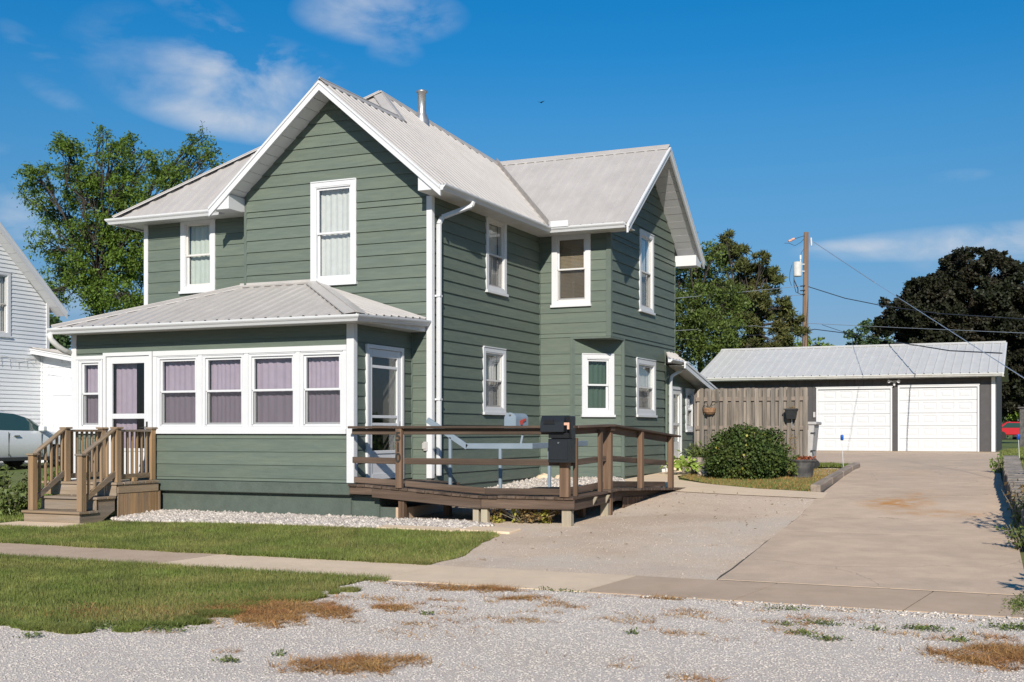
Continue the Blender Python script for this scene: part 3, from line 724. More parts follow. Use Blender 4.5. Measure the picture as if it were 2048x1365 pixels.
mb = MB(); mb.box(-5.90, -1.80, .3, -5.8, .29, PZ1); mb.build('porch_wall', 'green_paint', house)
trim_box('white_trim', -.46, -1.850, .61, -.332, -1.818, PZ1); trim_box('white_trim', -.363, -1.8175, .61, -.332, -1.74, PZ1)
trim_box('white_trim', -5.93, -1.850, .3, -5.82, -1.818, PZ1)
trim_box('green_trim', -.362, -.03, .62, -.33, -.0, PZ1, name='wall_trim')
# header, sill and mullions round the glazed front
mb = MB()
F_porch.box(mb, -5.82, -5.215, 2.60, 2.66, .002, .045); F_porch.box(mb, -4.16, -.46, 2.62, 2.70, .002, .045)
F_porch.box(mb, -4.16, -.46, 1.352, 1.43, .002, .06); F_porch.box(mb, -5.82, -5.24, 1.352, 1.43, .002, .06)
ed = [-4.10, -3.205, -2.30, -1.335, -.46]
for u in (-4.125, -3.205, -2.305, -1.335): F_porch.box(mb, u-.04, u+.04, 1.43, 2.62, .002, .036)
F_porch.box(mb, -.52, -.46, 1.43, 2.62, .002, .036); F_porch.box(mb, -5.82, -5.76, 1.43, 2.60, .002, .036); F_porch.box(mb, -5.275, -5.24, 1.43, 2.60, .002, .036)
mb.build('window_casing', 'white_trim', house)
for k, (a, b) in enumerate(((-4.085, -3.245), (-3.165, -2.345), (-2.265, -1.375), (-1.295, -.52))):
    window(F_porch, a, b, 1.43, 2.62, house, trim=.035, sill=0, proud=.022, curtain='lilac_curtain', low_screen=True, storm=False, rail=.51, waves=(6.2, 8.1, 5.3, 7.4)[k])
window(F_porch, -5.76, -5.275, 1.43, 2.60, house, trim=.035, sill=0, proud=.022, curtain='lilac_curtain', storm=False, rail=.51, waves=4)
# storm doors
def storm_door(fr, u0, u1, z0, z1, handle_side, panes, curtain=None, crng=(0, .6), label=None, kick=.34):
    mb = MB(); t = .06
    fr.box(mb, u0, u0+t, z0, z1, .001, .05); fr.box(mb, u1-t, u1, z0, z1, .001, .05); fr.box(mb, u0+t, u1-t, z1-t, z1, .001, .05)
    d = mb.build('storm_door', 'white_trim', house, label=label)
    a0, a1, b0, b1 = u0+t+.004, u1-t-.004, z0+.02, z1-t-.004
    lf = MB(); st = .115
    fr.box(lf, a0, a0+st, b0, b1, -.01, .026); fr.box(lf, a1-st, a1, b0, b1, -.01, .026)
    fr.box(lf, a0+st, a1-st, b1-.12, b1, -.01, .026); fr.box(lf, a0+st, a1-st, b0, b0+.09, -.01, .026)
    fr.box(lf, a0+st, a1-st, b0+.09, b0+kick, -.004, .012); fr.box(lf, a0+st, a1-st, b0+kick, b0+kick+.05, -.01, .026)
    for zr_ in panes: fr.box(lf, a0+st, a1-st, zr_-.022, zr_+.022, -.008, .022)
    lf.build('door_leaf', 'white_trim', d, bevel=.003)
    pn = MB(); fr.box(pn, a0+st, a1-st, b0+kick+.05, b1-.12, 0, .004); pn.build('pane', 'pane_glass', d)
    hs = a1-.055 if handle_side > 0 else a0+.055
    hd = MB(); fr.box(hd, hs-.016, hs+.016, 1.42-.10+(z0-.62), 1.42+.13+(z0-.62), .026, .034)
    p0 = fr.p(hs, 1.46+(z0-.62), .03); p1 = fr.p(hs, 1.46+(z0-.62), .075); p2 = fr.p(hs-handle_side*.10, 1.45+(z0-.62), .08); hd.tube([p0, p1, p2], .009, 6)
    hd.build('handle', 'dark_bronze' if curtain else 'chrome', d)
    rb = MB(); u0 += .05; u1 -= .05; fr.box(rb, u0, u1, z0, z1, -1.1, -1.08)
    fr.box(rb, u0-.02, u0, z0, z1, -1.08, -.11); fr.box(rb, u1, u1+.02, z0, z1, -1.08, -.11); fr.box(rb, u0, u1, z1, z1+.02, -1.08, -.11)
    rb.build('room', 'room_dark', d)
    if curtain: curtain_sheet(fr, a0+st*.4+(a1-a0)*crng[0], a0+st*.4+(a1-a0)*crng[1], b0+.1, b1-.1, -.13, waves=4, seed=77).build('curtain', curtain, d, smooth=True)
    return d
storm_door(F_porch, -5.215, -4.175, .62, 2.70, 1, (1.62, 1.66), 'lilac_curtain', (0, .5), 'front storm door with a lilac curtain', kick=.42)
storm_door(F_pside, -1.477, -.334, .62, 2.735, 1, (1.50, 1.62, 2.40), None, label='side storm door onto the ramp', kick=.40)
mb = MB(); F_pside.box(mb, -1.0, -.99, .64, 2.6, -.30, -.28); mb.build('inner_door', 'white_dirty', house)
# base of the porch
mb = MB(); mb.box(-4.25, -1.95, .43, -.345, -1.815, .602); mb.build('base_ledge', 'green_masonry', house, bevel=.012)
mb = MB(); mb.box(-5.9, -1.85, -.3, -.38, -1.72, .4295); mb.box(-.36, -1.82, -.3, .10, -.1, .425); mb.box(.10, -1.80, -.3, .36, -.1, .26); mb.box(-.4, -1.83, -.3, -.36, -.1, .60); mb.build('foundation', 'green_masonry', house)
mb = MB(); mb.box(.36, -1.79, -.3, .52, -.4, .26); mb.build('foundation', 'concrete_dark', house)
# porch roof
PX0, PX1, PY = -6.02, .0, -2.19; PE = 3.115; PR = 3.93
HR = (-2.23, -.001, PR); HL = (-3.80, .0, PR)
roof(house, [(PX0, PY, PE), (-.08, PY, PE), HR, HL], off=.12)
roof(house, [(-.08, PY, PE), (-.08, -.001, 3.235), HR], rib=.2286, per=3)
roof(house, [(PX0, .3, PE), (PX0, PY, PE), HL, (-3.80, .3, PR)], per=6)
cap(house, (PX0, PY, PE+.008), HL, (1, -1, -.5), (-1, 1, -.6), w=.13); cap(house, (-.08, PY, PE+.008), HR, (-1, -1, -.3), (1, 1, -.2), w=.17)
cap(house, HL, HR, (0, -1, -.5), (0, .05, 1), w=.05, name='wall_flashing')
gutter(house, [(PX0, PY, PE-.008), (-.08, PY, PE-.008), (-.08, -.05, 3.20)], [(0, -1, 0), (1, 0, 0)], h=.095)
mb = MB(); mb.box(-6.0, PY+.01, PZ1-.012, -.10, -1.80, PZ1); mb.box(-.39, -1.80, PZ1-.013, -.10, -.02, PZ1-.001); mb.box(-6.0, PY+.001, PZ1-.01, -.085, PY+.02, PE-.02); mb.box(-.10, PY+.02, PZ1-.01, -.082, -.02, PE+.03)
mb.build('soffit', 'white_dirty', house)
pts = [(-5.97, -2.24, 3.02), (-5.96, -2.22, 2.90), (-5.93, -2.08, 2.80), (-5.93, -1.93, 2.74)]
mb = MB(); mb.tube([(-6.0, -2.26, 3.03), (-5.99, -2.24, 2.93), (-5.96, -2.12, 2.82), (-5.95, -1.98, 2.75), (-5.95, -1.80, 2.72)], .048, 10); mb.build('downspout', 'white_dirty', house, smooth=True)
# outlet box and hoses by the side door
mb = MB(); mb.box(-.115, -.06, 1.07, .0-.045, -.022, 1.22); mb.box(-.13, -.075, 1.10, -.06, -.06, 1.2); mb.build('outlet_box', 'bin_plastic', house, bevel=.006)

# ------------------------------------------------------------------ rear lean-to
w9 = (9.62, 10.318, 1.388, 2.387); dl = (8.45, 9.25, .767, 2.39)
lz = lambda y: 2.86-.185*(y-8.3)-.03
# band decomposition in y instead of z: build the wall as columns
mb = MB()
def lpoly(ya, yb, za, zb=None):
    F_lean.quadbox  # columns with sloping top
    A_ = [F_lean.p(ya, za, -.07), F_lean.p(yb, za, -.07), F_lean.p(yb, za, 0), F_lean.p(ya, za, 0)]
    ta, tb = (lz(ya), lz(yb)) if zb is None else (zb, zb)
    B_ = [F_lean.p(ya, ta, -.07), F_lean.p(yb, tb, -.07), F_lean.p(yb, tb, 0), F_lean.p(ya, ta, 0)]
    mb.hexa(A_[::-1]+B_[::-1])
h9 = hole(*w9)
lpoly(8.19, 8.51, .3); lpoly(8.51, 9.19, 2.33); lpoly(9.19, h9[0], .3); lpoly(h9[0], h9[1], h9[3]); lpoly(h9[0], h9[1], .3, h9[2]); lpoly(h9[1], 12.4, .3)
wallt = mb.build('lean_to_wall', 'green_paint', house)
rr = lambda z: min(12.4, 8.3+(2.83-z)/.185)
siding(F_lean, [.78+.2*i for i in range(0, 9)] + [2.50, 2.68, 2.82], lambda z: 8.24, rr, [w9, dl], wallt)
window(F_lean, *w9, house, curtain='lace_curtain', low_screen=True)
mb = MB(); fr = F_lean
fr.box(mb, 8.45, 8.51, .767, 2.39, .001, .04); fr.box(mb, 9.19, 9.25, .767, 2.39, .001, .04); fr.box(mb, 8.51, 9.19, 2.33, 2.39, .001, .04)
bd = mb.build('back_door', 'white_trim', house)
mb = MB(); fr.box(mb, 8.51, 8.62, .78, 2.33, -.02, .02); fr.box(mb, 9.08, 9.19, .78, 2.33, -.02, .02); fr.box(mb, 8.62, 9.08, 2.22, 2.33, -.02, .02); fr.box(mb, 8.62, 9.08, .78, 1.15, -.02, .012); fr.box(mb, 8.62, 9.08, 1.52, 1.58, -.02, .018)
mb.build('door_leaf', 'white_dirty', bd)
mb = MB(); fr.box(mb, 8.62, 9.08, 1.15, 2.22, -.01, -.006); mb.build('pane', 'pane_glass', bd)
mb = MB(); fr.box(mb, 8.6, 9.1, 1.1, 2.25, -.06, -.04); mb.build('inner_door', 'white_dirty', bd)
mb = MB(); fr.box(mb, 8.4, 9.3, .45, .76, -.05, .28); mb.build('door_step', 'concrete_light', house)
roof(house, [(1.92, 12.5, lz(12.5)+.09), (-2.5, 12.5, lz(12.5)+.09), (-2.5, 9.02, lz(9.02)+.09), (1.92, 9.02, lz(9.02)+.09)], per=6)
roof(house, [(1.92, 9.02, lz(9.02)+.09), (1.484, 9.02, lz(9.02)+.09), (1.484, 8.3, lz(8.3)+.09), (1.92, 8.3, lz(8.3)+.09)], per=4)
rake(house, (1.92, 12.5, lz(12.5)+.09), (1.92, 8.25, lz(8.25)+.09), (1, 0, 0), w=.15)
mb = MB(); mb.prism([(1.55, 8.3, lz(8.3)+.01), (1.55, 12.4, lz(12.4)+.01), (1.91, 12.4, lz(12.4)+.01), (1.91, 8.3, lz(8.3)+.01)], (0, 0, .012)); mb.build('soffit', 'white_dirty', house)
roof(house, [(1.80, 7.45, 2.96), (1.80, 8.8, 2.96), (1.484, 9.0, 3.16), (1.484, 8.33, 3.16)], per=3)
gutter(house, [(1.80, 7.42, 2.95), (1.80, 8.82, 2.95)], [(1, 0, 0)], h=.08, d=.08)
pipe_run(house, [(1.85, 8.75, 2.86), (1.83, 8.7, 2.80), (1.62, 8.33, 2.62), (1.60, 8.30, 2.5), (1.60, 8.30, .62)], w=.06, h=.05)
mb = MB(); mb.box(1.49, 7.95, .44, 1.62, 8.05, .60); mb.tube([(1.52, 7.9, .62), (1.62, 7.9, .62), (1.64, 7.9, .50)], .03, 8); mb.build('meter_box', 'white_dirty', house)
# ------------------------------------------------------------------ wheelchair ramp of dark weathered timber
ramp = thing('wheelchair_ramp', 'weathered brown timber ramp and railing leading round to the side porch door', 'ramp', (1.5, -1.3, g(-1.3)))
FY, RX = -2.0, 3.257
dz = lambda x: float(np.interp(x, [-.3, 0, 1.85, 3.3], [.605, .60, .475, .487]))
dzy = lambda y: float(np.interp(y, [-2, -.25, 3.55], [.487, .530, .375]))
def rb(name, *b, m='dark_wood_x', bev=.005): mb = MB(); mb.box(*b); return mb.build(name, m, ramp, bevel=bev)
# deck boards of the first leg run across it, so their ends show along the front edge
x = -.31; i = 0
while x < 2.0:
    w = .138; z0, z1 = dz(x), dz(x+w); yb = -.03 if x < .42 else -.72
    mb = MB(); f = FY-.035-random.uniform(0, .018)
    mb.hexa([(x, f, z0-.036), (x+w, f, z1-.036), (x+w, yb, z1-.036), (x, yb, z0-.036), (x, f, z0), (x+w, f, z1), (x+w, yb, z1), (x, yb, z0)])
    mb.build('deck_board', 'dark_wood_y', ramp, bevel=.004); x += w+.006; i += 1
x0 = x
while x < RX-.02:   # landing
    w = min(.138, RX+.03-x); mb = MB(); f = FY-.035-random.uniform(0, .015); mb.hexa([(x, f, .447), (x+w, f, .449), (x+w, -.62, .474), (x, -.62, .473), (x, f, .485), (x+w, f, .487), (x+w, -.62, .512), (x, -.62, .511)])
    mb.build('deck_board', 'dark_wood_y', ramp, bevel=.004); x += w+.006
y = -.61
while y < 3.42:
    w = .138; z0, z1 = dzy(y), dzy(y+w); xr = RX+.05+random.uniform(0, .02)
    mb = MB(); mb.hexa([(1.98, y, z0-.036), (xr, y, z0-.036), (xr, y+w, z1-.036), (1.98, y+w, z1-.036), (1.98, y, z0), (xr, y, z0), (xr, y+w, z1), (1.98, y+w, z1)])
    mb.build('deck_board', 'dark_wood_x', ramp, bevel=.004); y += w+.006
mb = MB(); mb.hexa([(2.0, 3.42, .345), (RX+.06, 3.42, .345), (RX+.05, 3.86, .362), (2.0, 3.86, .362), (2.0, 3.42, .384), (RX+.06, 3.42, .384), (RX+.05, 3.86, .372), (2.0, 3.86, .372)]); mb.build('ramp_tread', 'dark_wood_x', ramp)
# fascia boards
def slab(name, xa, xb, za, zb, h, y0=FY-.02, y1=FY+.02, m='dark_wood_x'):
    mb = MB(); mb.hexa([(xa, y0, za-h), (xb, y0, zb-h), (xb, y1, zb-h), (xa, y1, za-h), (xa, y0, za), (xb, y0, zb), (xb, y1, zb), (xa, y1, za)]); return mb.build(name, m, ramp, bevel=.006)
slab('fascia_board', -.31, .085, .566, .560, .112)
slab('fascia_board', .085, 1.87, .560, .437, .145)
slab('fascia_board', 1.875, RX+.03, .437, .449, .135)
def slaby(name, ya, yb, za, zb, h, x0=RX-.05, x1=RX-.012, m='dark_wood_y'):
    mb = MB(); mb.hexa([(x0, ya, za-h), (x1, ya, za-h), (x1, yb, zb-h), (x0, yb, zb-h), (x0, ya, za), (x1, ya, za), (x1, yb, zb), (x0, yb, zb)]); return mb.build(name, m, ramp, bevel=.005)
slaby('fascia_board', FY+.02, -.2, .45, .487, .155); slaby('fascia_board', -.2, 2.9, .487, .355, .15, x0=RX-.16, x1=RX-.12)
slaby('joist', FY, -.3, .45, .48, .14, x0=2.0, x1=2.04)
for yj in (-1.45, -.85, -.3): rb('joist', 2.06, yj, .30, RX-.055, yj+.038, .44, m='dark_wood_x')
for yj in (-1.16, -.62):      # triangular sun patches below the deck edge, built as pale wedges
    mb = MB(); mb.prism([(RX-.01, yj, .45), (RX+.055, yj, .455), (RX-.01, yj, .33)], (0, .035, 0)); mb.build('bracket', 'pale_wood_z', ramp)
y = .45
while y < 2.7:
    zt = dzy(y)-.04; mb = MB(); mb.box(RX-.115, y, g(y)-.02, RX-.10, y+.12, zt-.10); mb.build('skirt_board', 'dark_wood_z', ramp); y += .15
# kick boards
slab('kick_board', -.27, .50, .712, .672, .088, FY+.055, FY+.09); slab('kick_board', .60, 1.9, .668, .585, .088, FY+.055, FY+.09); slab('kick_board', 1.9, 3.13, .585, .598, .09, FY+.055, FY+.09)
slaby('kick_board', FY+.15, -.45, .60, .64, .09, x0=RX-.14, x1=RX-.105); slaby('kick_board', -.36, 2.72, .645, .515, .09, x0=RX-.14, x1=RX-.105)
# rails: flat cap board, rail under it, mid rail
slab('top_rail', -.30, RX+.05, 1.468, 1.470, .035, FY-.075, FY+.085)
slab('rail_board', -.28, RX-.06, 1.431, 1.434, .088, FY+.012, FY+.05)
slab('mid_rail', -.27, .51, 1.01, 1.0, .092, FY+.01, FY+.048, 'dark_wood_x'); slab('mid_rail', .61, 3.12, 1.0, 1.005, .09, FY+.01, FY+.048)
slaby('top_rail', FY+.086, -.37, 1.470, 1.498, .035, x0=RX-.10, x1=RX+.06); slaby('top_rail', -.37, 3.18, 1.498, 1.315, .032, x0=RX-.12, x1=RX+.05)
slaby('rail_board', FY+.12, -.45, 1.434, 1.458, .088, x0=RX-.09, x1=RX-.05); slaby('rail_board', -.33, 3.02, 1.462, 1.285, .10, x0=RX-.09, x1=RX-.05)
slaby('mid_rail', FY+.15, -.45, .995, 1.03, .085, x0=RX-.10, x1=RX-.062); slaby('mid_rail', -.33, 2.66, 1.03, .885, .085, x0=RX-.10, x1=RX-.062)
# posts
rb('post', .508, FY-.065, .56, .608, FY+.01, 1.433, m='dark_wood_z'); rb('post', .508, FY+.02, g(FY)-.05, .605, FY+.11, .55, m='dark_wood_z')
rb('post', RX-.165, FY-.075, .488, RX-.03, FY+.011, 1.10, m='dark_wood_z'); rb('post', RX-.17, FY+.022, g(FY)-.06, RX-.03, FY+.13, .45, m='pale_wood_z')
rb('post', RX-.049, FY+.14, .49, RX+.01, FY+.20, 1.30, m='dark_wood_z')
rb('post', RX-.048, -.87, .505, RX+.005, -.78, 1.40, m='dark_wood_z'); rb('post', RX-.12, -.44, g(-.4)-.05, RX+.005, -.34, 1.40, m='dark_wood_z')
rb('post_cap', RX-.125, -.48, 1.40, RX+.03, -.30, 1.455, m='dark_wood_z')
rb('post', RX-.048, .98, dzy(1), RX+.035, 1.09, 1.40, m='dark_wood_z'); rb('post', RX-.048, 2.67, dzy(2.7), RX+.035, 2.78, 1.30, m='dark_wood_z')
rb('post', 1.72, FY+.03, g(FY)-.05, 1.81, FY+.12, .34, m='pale_wood_z'); rb('post', 1.85, FY+.025, g(FY)-.05, 1.95, FY+.12, .33, m='pale_wood_z')
rb('post', RX-.14, -.50, g(-.5)-.05, RX-.02, -.40, .34, m='pale_wood_z'); rb('post', 2.9, -.9, g(-.9)-.05, 3.0, -.8, .36, m='dark_wood_z'); rb('post', .9, -1.3, g(-1)-.05, 1.0, -1.2, .45, m='dark_wood_z')
rb('stringer', .1, -.9, .36, 1.9, -.86, .44, m='dark_wood_x')
# house number on the post
def digit(ch, x, y, z, size, parent):
    c = bpy.data.curves.new('house_number', 'FONT'); c.body = ch; c.size = size; c.extrude = .004; c.offset = .004; c.align_x = 'CENTER'
    tmp = bpy.data.objects.new('tmp', c); me = bpy.data.meshes.new_from_object(tmp); bpy.data.objects.remove(tmp); me.materials.clear(); me.materials.append(MATS['dark_bronze']); o = bpy.data.objects.new('house_number', me); COL.objects.link(o)
    ORG[o.name] = Vector((0, 0, 0)); o.parent = parent; o.location = Vector((x, y, z))-ORG[parent.name]; o.rotation_euler = (math.radians(90), 0, 0); o['label'] = 'house number digit %s' % ch
for ch, z in (('5', 1.255), ('1', 1.10), ('0', .945)): digit(ch, .558, FY-.072, z, .185, ramp)

# black locking mailbox
mbx = thing('parcel_mailbox', 'large black locking mailbox with copper flag mounted on the ramp corner post', 'mailbox', (3.06, -2.15, .97))
X0, X1, Y0, Y1 = 2.985, 3.30, -2.22, -1.99
mb = MB(); mb.box(X0, Y0, .965, X1, Y1-.005, 1.29); mb.prism([(X0, Y0+.10, 1.29), (X0, Y1, 1.29), (X0, Y1, 1.60), (X0, Y0+.02, 1.60)], (X1-X0, 0, 0)); mb.build('mailbox_body', 'black_metal', mbx, bevel=.008)
mb = MB(); mb.prism([(X0-.10, Y0-.05, 1.38), (X0-.10, Y0-.04, 1.52), (X0-.10, Y0+.01, 1.605), (X0-.10, Y1-.04, 1.605), (X0-.10, Y1-.04, 1.53), (X0-.10, Y0+.03, 1.38)], (X1-X0+.03, 0, 0)); mb.build('hopper_door', 'black_metal', mbx, bevel=.008)
mb = MB(); mb.prism([(X0-.05, Y0-.055, 1.49), (X0-.03, Y0-.055, 1.545), (X0+.10, Y0-.055, 1.545), (X0+.12, Y0-.055, 1.49)], (0, .03, 0)); mb.build('handle', 'black_recess', mbx)
mb = MB(); mb.box(X0+.02, Y0-.012, 1.005, X1-.025, Y0-.001, 1.275); mb.build('locker_door', 'black_metal', mbx, bevel=.004)
mb = MB(); mb.tube([((X0+X1)/2, Y0-.012, 1.235), ((X0+X1)/2, Y0-.022, 1.235)], .012, 12); mb.build('lock', 'chrome', mbx)
mb = MB(); mb.box(X1-.14, Y0-.03, 1.475, X1+.005, Y0-.018, 1.51); mb.box(X1-.025, Y0-.0301, 1.42, X1+.005, Y0-.018, 1.475); mb.build('flag', 'copper_flag', mbx)
mb = MB(); mb.box(X0-.0, Y0+.02, 1.30, X1-.02, Y0+.03, 1.37); mb.build('slot', 'black_recess', mbx)

# grey curbside mailbox behind the railing
gm = thing('grey_mailbox', 'rounded grey metal mailbox with small red flag standing behind the ramp railing', 'mailbox', (1.95, -.8, 1.2))
def arch(xa, xb, zb, zt, n=10):
    r = (xb-xa)/2; c = (xa+xb)/2; return [(xa, zb)] + [(c-r*math.cos(t*math.pi/n), zt-r+r*math.sin(t*math.pi/n)) for t in range(n+1)] + [(xb, zb)]
ax, ay = .80, .60   # box axis leans back and to the right
mb = MB(); P = [(1.76+ (x_), -.92+0*(x_), z) for x_, z in arch(0, .17, 1.44, 1.665)]; mb.prism(P, (.03, .40, 0)); mb.build('mailbox_body', 'blue_grey_metal', gm, bevel=.004)
mb = MB(); P = [(1.753+x_, -.925, z) for x_, z in arch(0, .184, 1.435, 1.672)]; mb.prism(P, (-.008, -.014, 0)); mb.build('mailbox_door', 'blue_grey_metal', gm)
mb = MB(); mb.box(1.83, -.962, 1.63, 1.86, -.935, 1.655); mb.build('latch', 'galvanised', gm)
mb = MB(); mb.prism([(1.938, -.80, 1.55), (1.955, -.62, 1.59), (1.955, -.62, 1.55), (1.948, -.70, 1.535), (1.945, -.73, 1.49), (1.94, -.78, 1.49)], (.012, -.008, 0)); mb.build('flag', 'red_paint', gm)
mb = MB(); mb.box(1.80, -.90, 1.41, 2.10, -.62, 1.438); mb.beam((1.98, -.74, 1.42), (1.93, -.75, 1.17), .03, .03); mb.build('bracket', 'blue_grey_metal', gm)
# steel hand rail
hr = thing('steel_handrail', 'blue grey painted steel handrail inside the timber ramp', 'handrail', (1.3, -.75, .6))
def hb(name, a, b, w=.045, h=.085): mb = MB(); mb.beam(a, b, w, h); return mb.build(name, 'blue_grey_metal', hr, bevel=.004)
yq = -.76
hb('rail', (.34, yq, 1.57), (1.04, yq, 1.145)); hb('rail', (1.02, yq, 1.163), (2.13, yq, 1.168)); hb('rail', (2.115, yq-.02, 1.168), (2.115, 1.6, 1.19))
hb('post', (.745, yq, .53), (.745, yq, 1.30), .045, .045); hb('post', (1.60, yq, .47), (1.60, yq, 1.13), .045, .045)
for yy in (-.05, 1.1): hb('post', (2.115, yy, .40), (2.115, yy, 1.14), .045, .045)

# ------------------------------------------------------------------ entrance steps
st = thing('porch_steps', 'brown timber entrance steps with baluster railings at the front porch door', 'steps', (-4.5, -3, g(-3)))
def sb(name, *b, m='step_wood_x', bev=.004): mb = MB(); mb.box(*b); return mb.build(name, m, st, bevel=bev)
SX0, SX1 = -5.04, -3.93
# treads and risers
for (zt, y0, y1) in ((.190, -3.72, -3.36), (.390, -3.36, -2.98)):
    a = sb('tread', SX0-.02, y0-.03, zt-.035, SX1+.03, (y0+y1)/2-.01, zt); sb('tread', SX0-.02, (y0+y1)/2-.004, zt-.036, SX1+.03, y1-.002, zt-.001)
sb('riser', SX0, -3.715, g(-3.7)-.04, SX1, -3.685, .154); sb('riser', SX0, -3.355, .191, SX1, -3.325, .354); sb('riser', SX0-.05, -2.975, .391, SX1+.02, -2.945, .562)
# stringers
for x in (SX1-.03, SX0):
    mb = MB(); mb.prism([(x, -3.684, g(-3.7)-.04), (x, -3.684, .154), (x, -3.37, .154), (x, -3.37, .354), (x, -2.98, .354), (x, -2.98, .17), (x, -3.35, -.03)], (.03, 0, 0)); mb.build('stringer', 'step_wood_y', st)
# landing
for i in range(6):
    y0 = -2.98+i*.158 - (.0 if i else .02); sb('deck_board', -5.42, y0, .562, SX1+.05, y0+.15, .600)
sb('fascia_board', -5.40, -2.944, .39, -5.10, -2.91, .562); 
mb = MB(); mb.box(SX1, -2.94, .43, SX1+.03, -2.02, .562); mb.build('fascia_board', 'step_wood_y', st, bevel=.004)
y = -2.93
while y < -2.05:
    mb = MB(); mb.box(SX1, y, g(y)-.04, SX1+.02, min(y+.135, -2.02), .428); mb.build('skirt_board', 'step_wood_z', st, bevel=.003); y += .14
sb('fascia_board', SX1, -2.015, .05, SX1+.02, -1.96, .428, m='step_wood_z')
# railings
PW = .10
def post(x, y, z0, z1, cap_=True, top=None):
    sb('post', x-PW/2, y-PW/2, z0, x+PW/2, y+PW/2, z1, m='step_wood_z')
    sb('post_cap', x-PW/2-.022, y-PW/2-.022, z1, x+PW/2+.022, y+PW/2+.022, z1+.028, m='step_wood_x')
for x in (-4.955, -3.98):
    post(x, -3.62, .19, 1.025)
    post(x if x > -4.5 else -5.02, -2.88, .60, 1.43)
    xa = x; xb = x if x > -4.5 else -5.02
    mb = MB(); mb.beam((xa, -3.58, 1.055), (xb, -2.93, 1.425), .088, .035); mb.build('hand_rail', 'step_wood_y', st, bevel=.006)
    mb = MB(); mb.beam((xa, -3.57, .36), (xb, -2.92, .74), .04, .088); mb.build('bottom_rail', 'step_wood_y', st, bevel=.004)
    for t in (.16, .36, .56, .76, .93):
        y = -3.58+.65*t; xx = xa+(xb-xa)*t; z0 = .40+.38*t; z1 = 1.03+.37*t
        sb('baluster', xx-.018, y-.018, z0, xx+.018, y+.018, z1, m='step_wood_z')
post(-5.17, -1.93, .60, 1.43); post(-4.13, -1.93, .60, 1.43)
mbr = lambda nm, a, b, w, h: (lambda m_: m_.build(nm, 'step_wood_y', st, bevel=.004))(MB().beam(a, b, w, h))
for (ax_, ay_, bx_, by_) in ((-5.02, -2.83, -5.17, -1.98), (-3.98, -2.83, -4.13, -1.98)):
    mbr('hand_rail', (ax_, ay_, 1.40), (bx_, by_, 1.40), .085, .036); mbr('bottom_rail', (ax_, ay_, .68), (bx_, by_, .68), .036, .08)
    for i in range(6):
        t = (i+.7)/6.4; xx = ax_+(bx_-ax_)*t; yy = ay_+(by_-ay_)*t; sb('baluster', xx-.018, yy-.018, .72, xx+.018, yy+.018, 1.382, m='step_wood_z')
sb('rail_block', -4.07, -2.50, .60, -3.99, -2.42, .66, m='step_wood_z')

# ------------------------------------------------------------------ picket fence behind the bush
fe = thing('picket_fence', 'grey weathered shadowbox picket fence between lean-to and driveway', 'fence', (3, 9.8, g(9.8)))
def picket(x, w, y, z0, z1, lean=0.0):
    c = .022; a = x; b = x+w; pts = [(a, z0), (b, z0), (b+lean, z1-c), (b-c+lean, z1), (a+c+lean, z1), (a+lean, z1-c)]
    mb = MB(); mb.prism([(p, y, z) for p, z in pts], (0, .018, 0)); mb.build('picket', 'fence_wood', fe)
FYc = 9.8
n = 28; xa, xb = 1.77, 4.33; stp = (xb-xa)/n
for i in range(n):
    front = i % 2 == 1
    w = .098 if front else .105; x = xa+i*stp + random.uniform(-.006, .006); top = 2.375+random.uniform(-.012, .012)
    if i == n-1: top += .0
    picket(x, w, FYc-.022 if front else FYc+.042, g(9.8)+.02+random.uniform(0, .02), top, random.uniform(-.006, .006))
for z in (2.13, 1.47, .75): 
    mb = MB(); mb.box(1.76, FYc-.002, z-.045, 3.05, FYc+.038, z+.045); mb.build('fence_rail', 'fence_rail_wood', fe); mb = MB(); mb.box(3.055, FYc-.002, z-.048, 4.34, FYc+.038, z+.042); mb.build('fence_rail', 'fence_rail_wood', fe)
for x in (1.70, 3.02): mb = MB(); mb.box(x, FYc+.065, .4, x+.09, FYc+.155, 2.3); mb.build('fence_post', 'fence_wood', fe)
wp = MB(); wp.box(2.28, 9.97, 1.45, 2.42, 10.0, 2.16); wo = wp.build('white_board', 'white_trim'); tag(wo, 'narrow white board showing through a gap in the picket fence', 'board')
mb = MB(); mb.box(2.27, 9.995, .5, 2.43, 10.03, 1.5); o_ = mb.build('board_leg', 'fence_wood', wo)

def leaves(n, cen, rad, size, rng, shell=.55, flat=.0, droop=.0, aspect=1.7, fold=False):
    """n leaf quads in an ellipsoid; returns verts, faces"""
    d = rng.normal(size=(n, 3)); d /= np.linalg.norm(d, axis=1)[:, None]
    r = (shell + (1-shell)*rng.random(n))[:, None]
    P = np.asarray(cen)+d*r*np.asarray(rad)
    return quads_at(P, size, rng, flat, droop, aspect, out=d)
def quads_at(P, size, rng, flat=0, droop=0, aspect=1.7, out=None, biasw=.6):
    n = len(P)
    nr = rng.normal(size=(n, 3)); nr[:, 2] += flat
    if out is not None: nr += out*biasw
    nr /= np.linalg.norm(nr, axis=1)[:, None]
    t = rng.normal(size=(n, 3)); t[:, 2] -= droop; t -= nr*(t*nr).sum(1)[:, None]; t /= np.linalg.norm(t, axis=1)[:, None]
    b = np.cross(nr, t); s = (size*(.6+.8*rng.random(n)))[:, None]
    a0 = P; a1 = P+t*s*.5+b*s*.5/aspect + nr*s*.06; a2 = P+t*s; a3 = P+t*s*.5-b*s*.5/aspect + nr*s*.06
    V = np.stack([a0, a1, a2, a3], 1).reshape(-1, 3); F = np.arange(n*4).reshape(-1, 4)
    return V, F
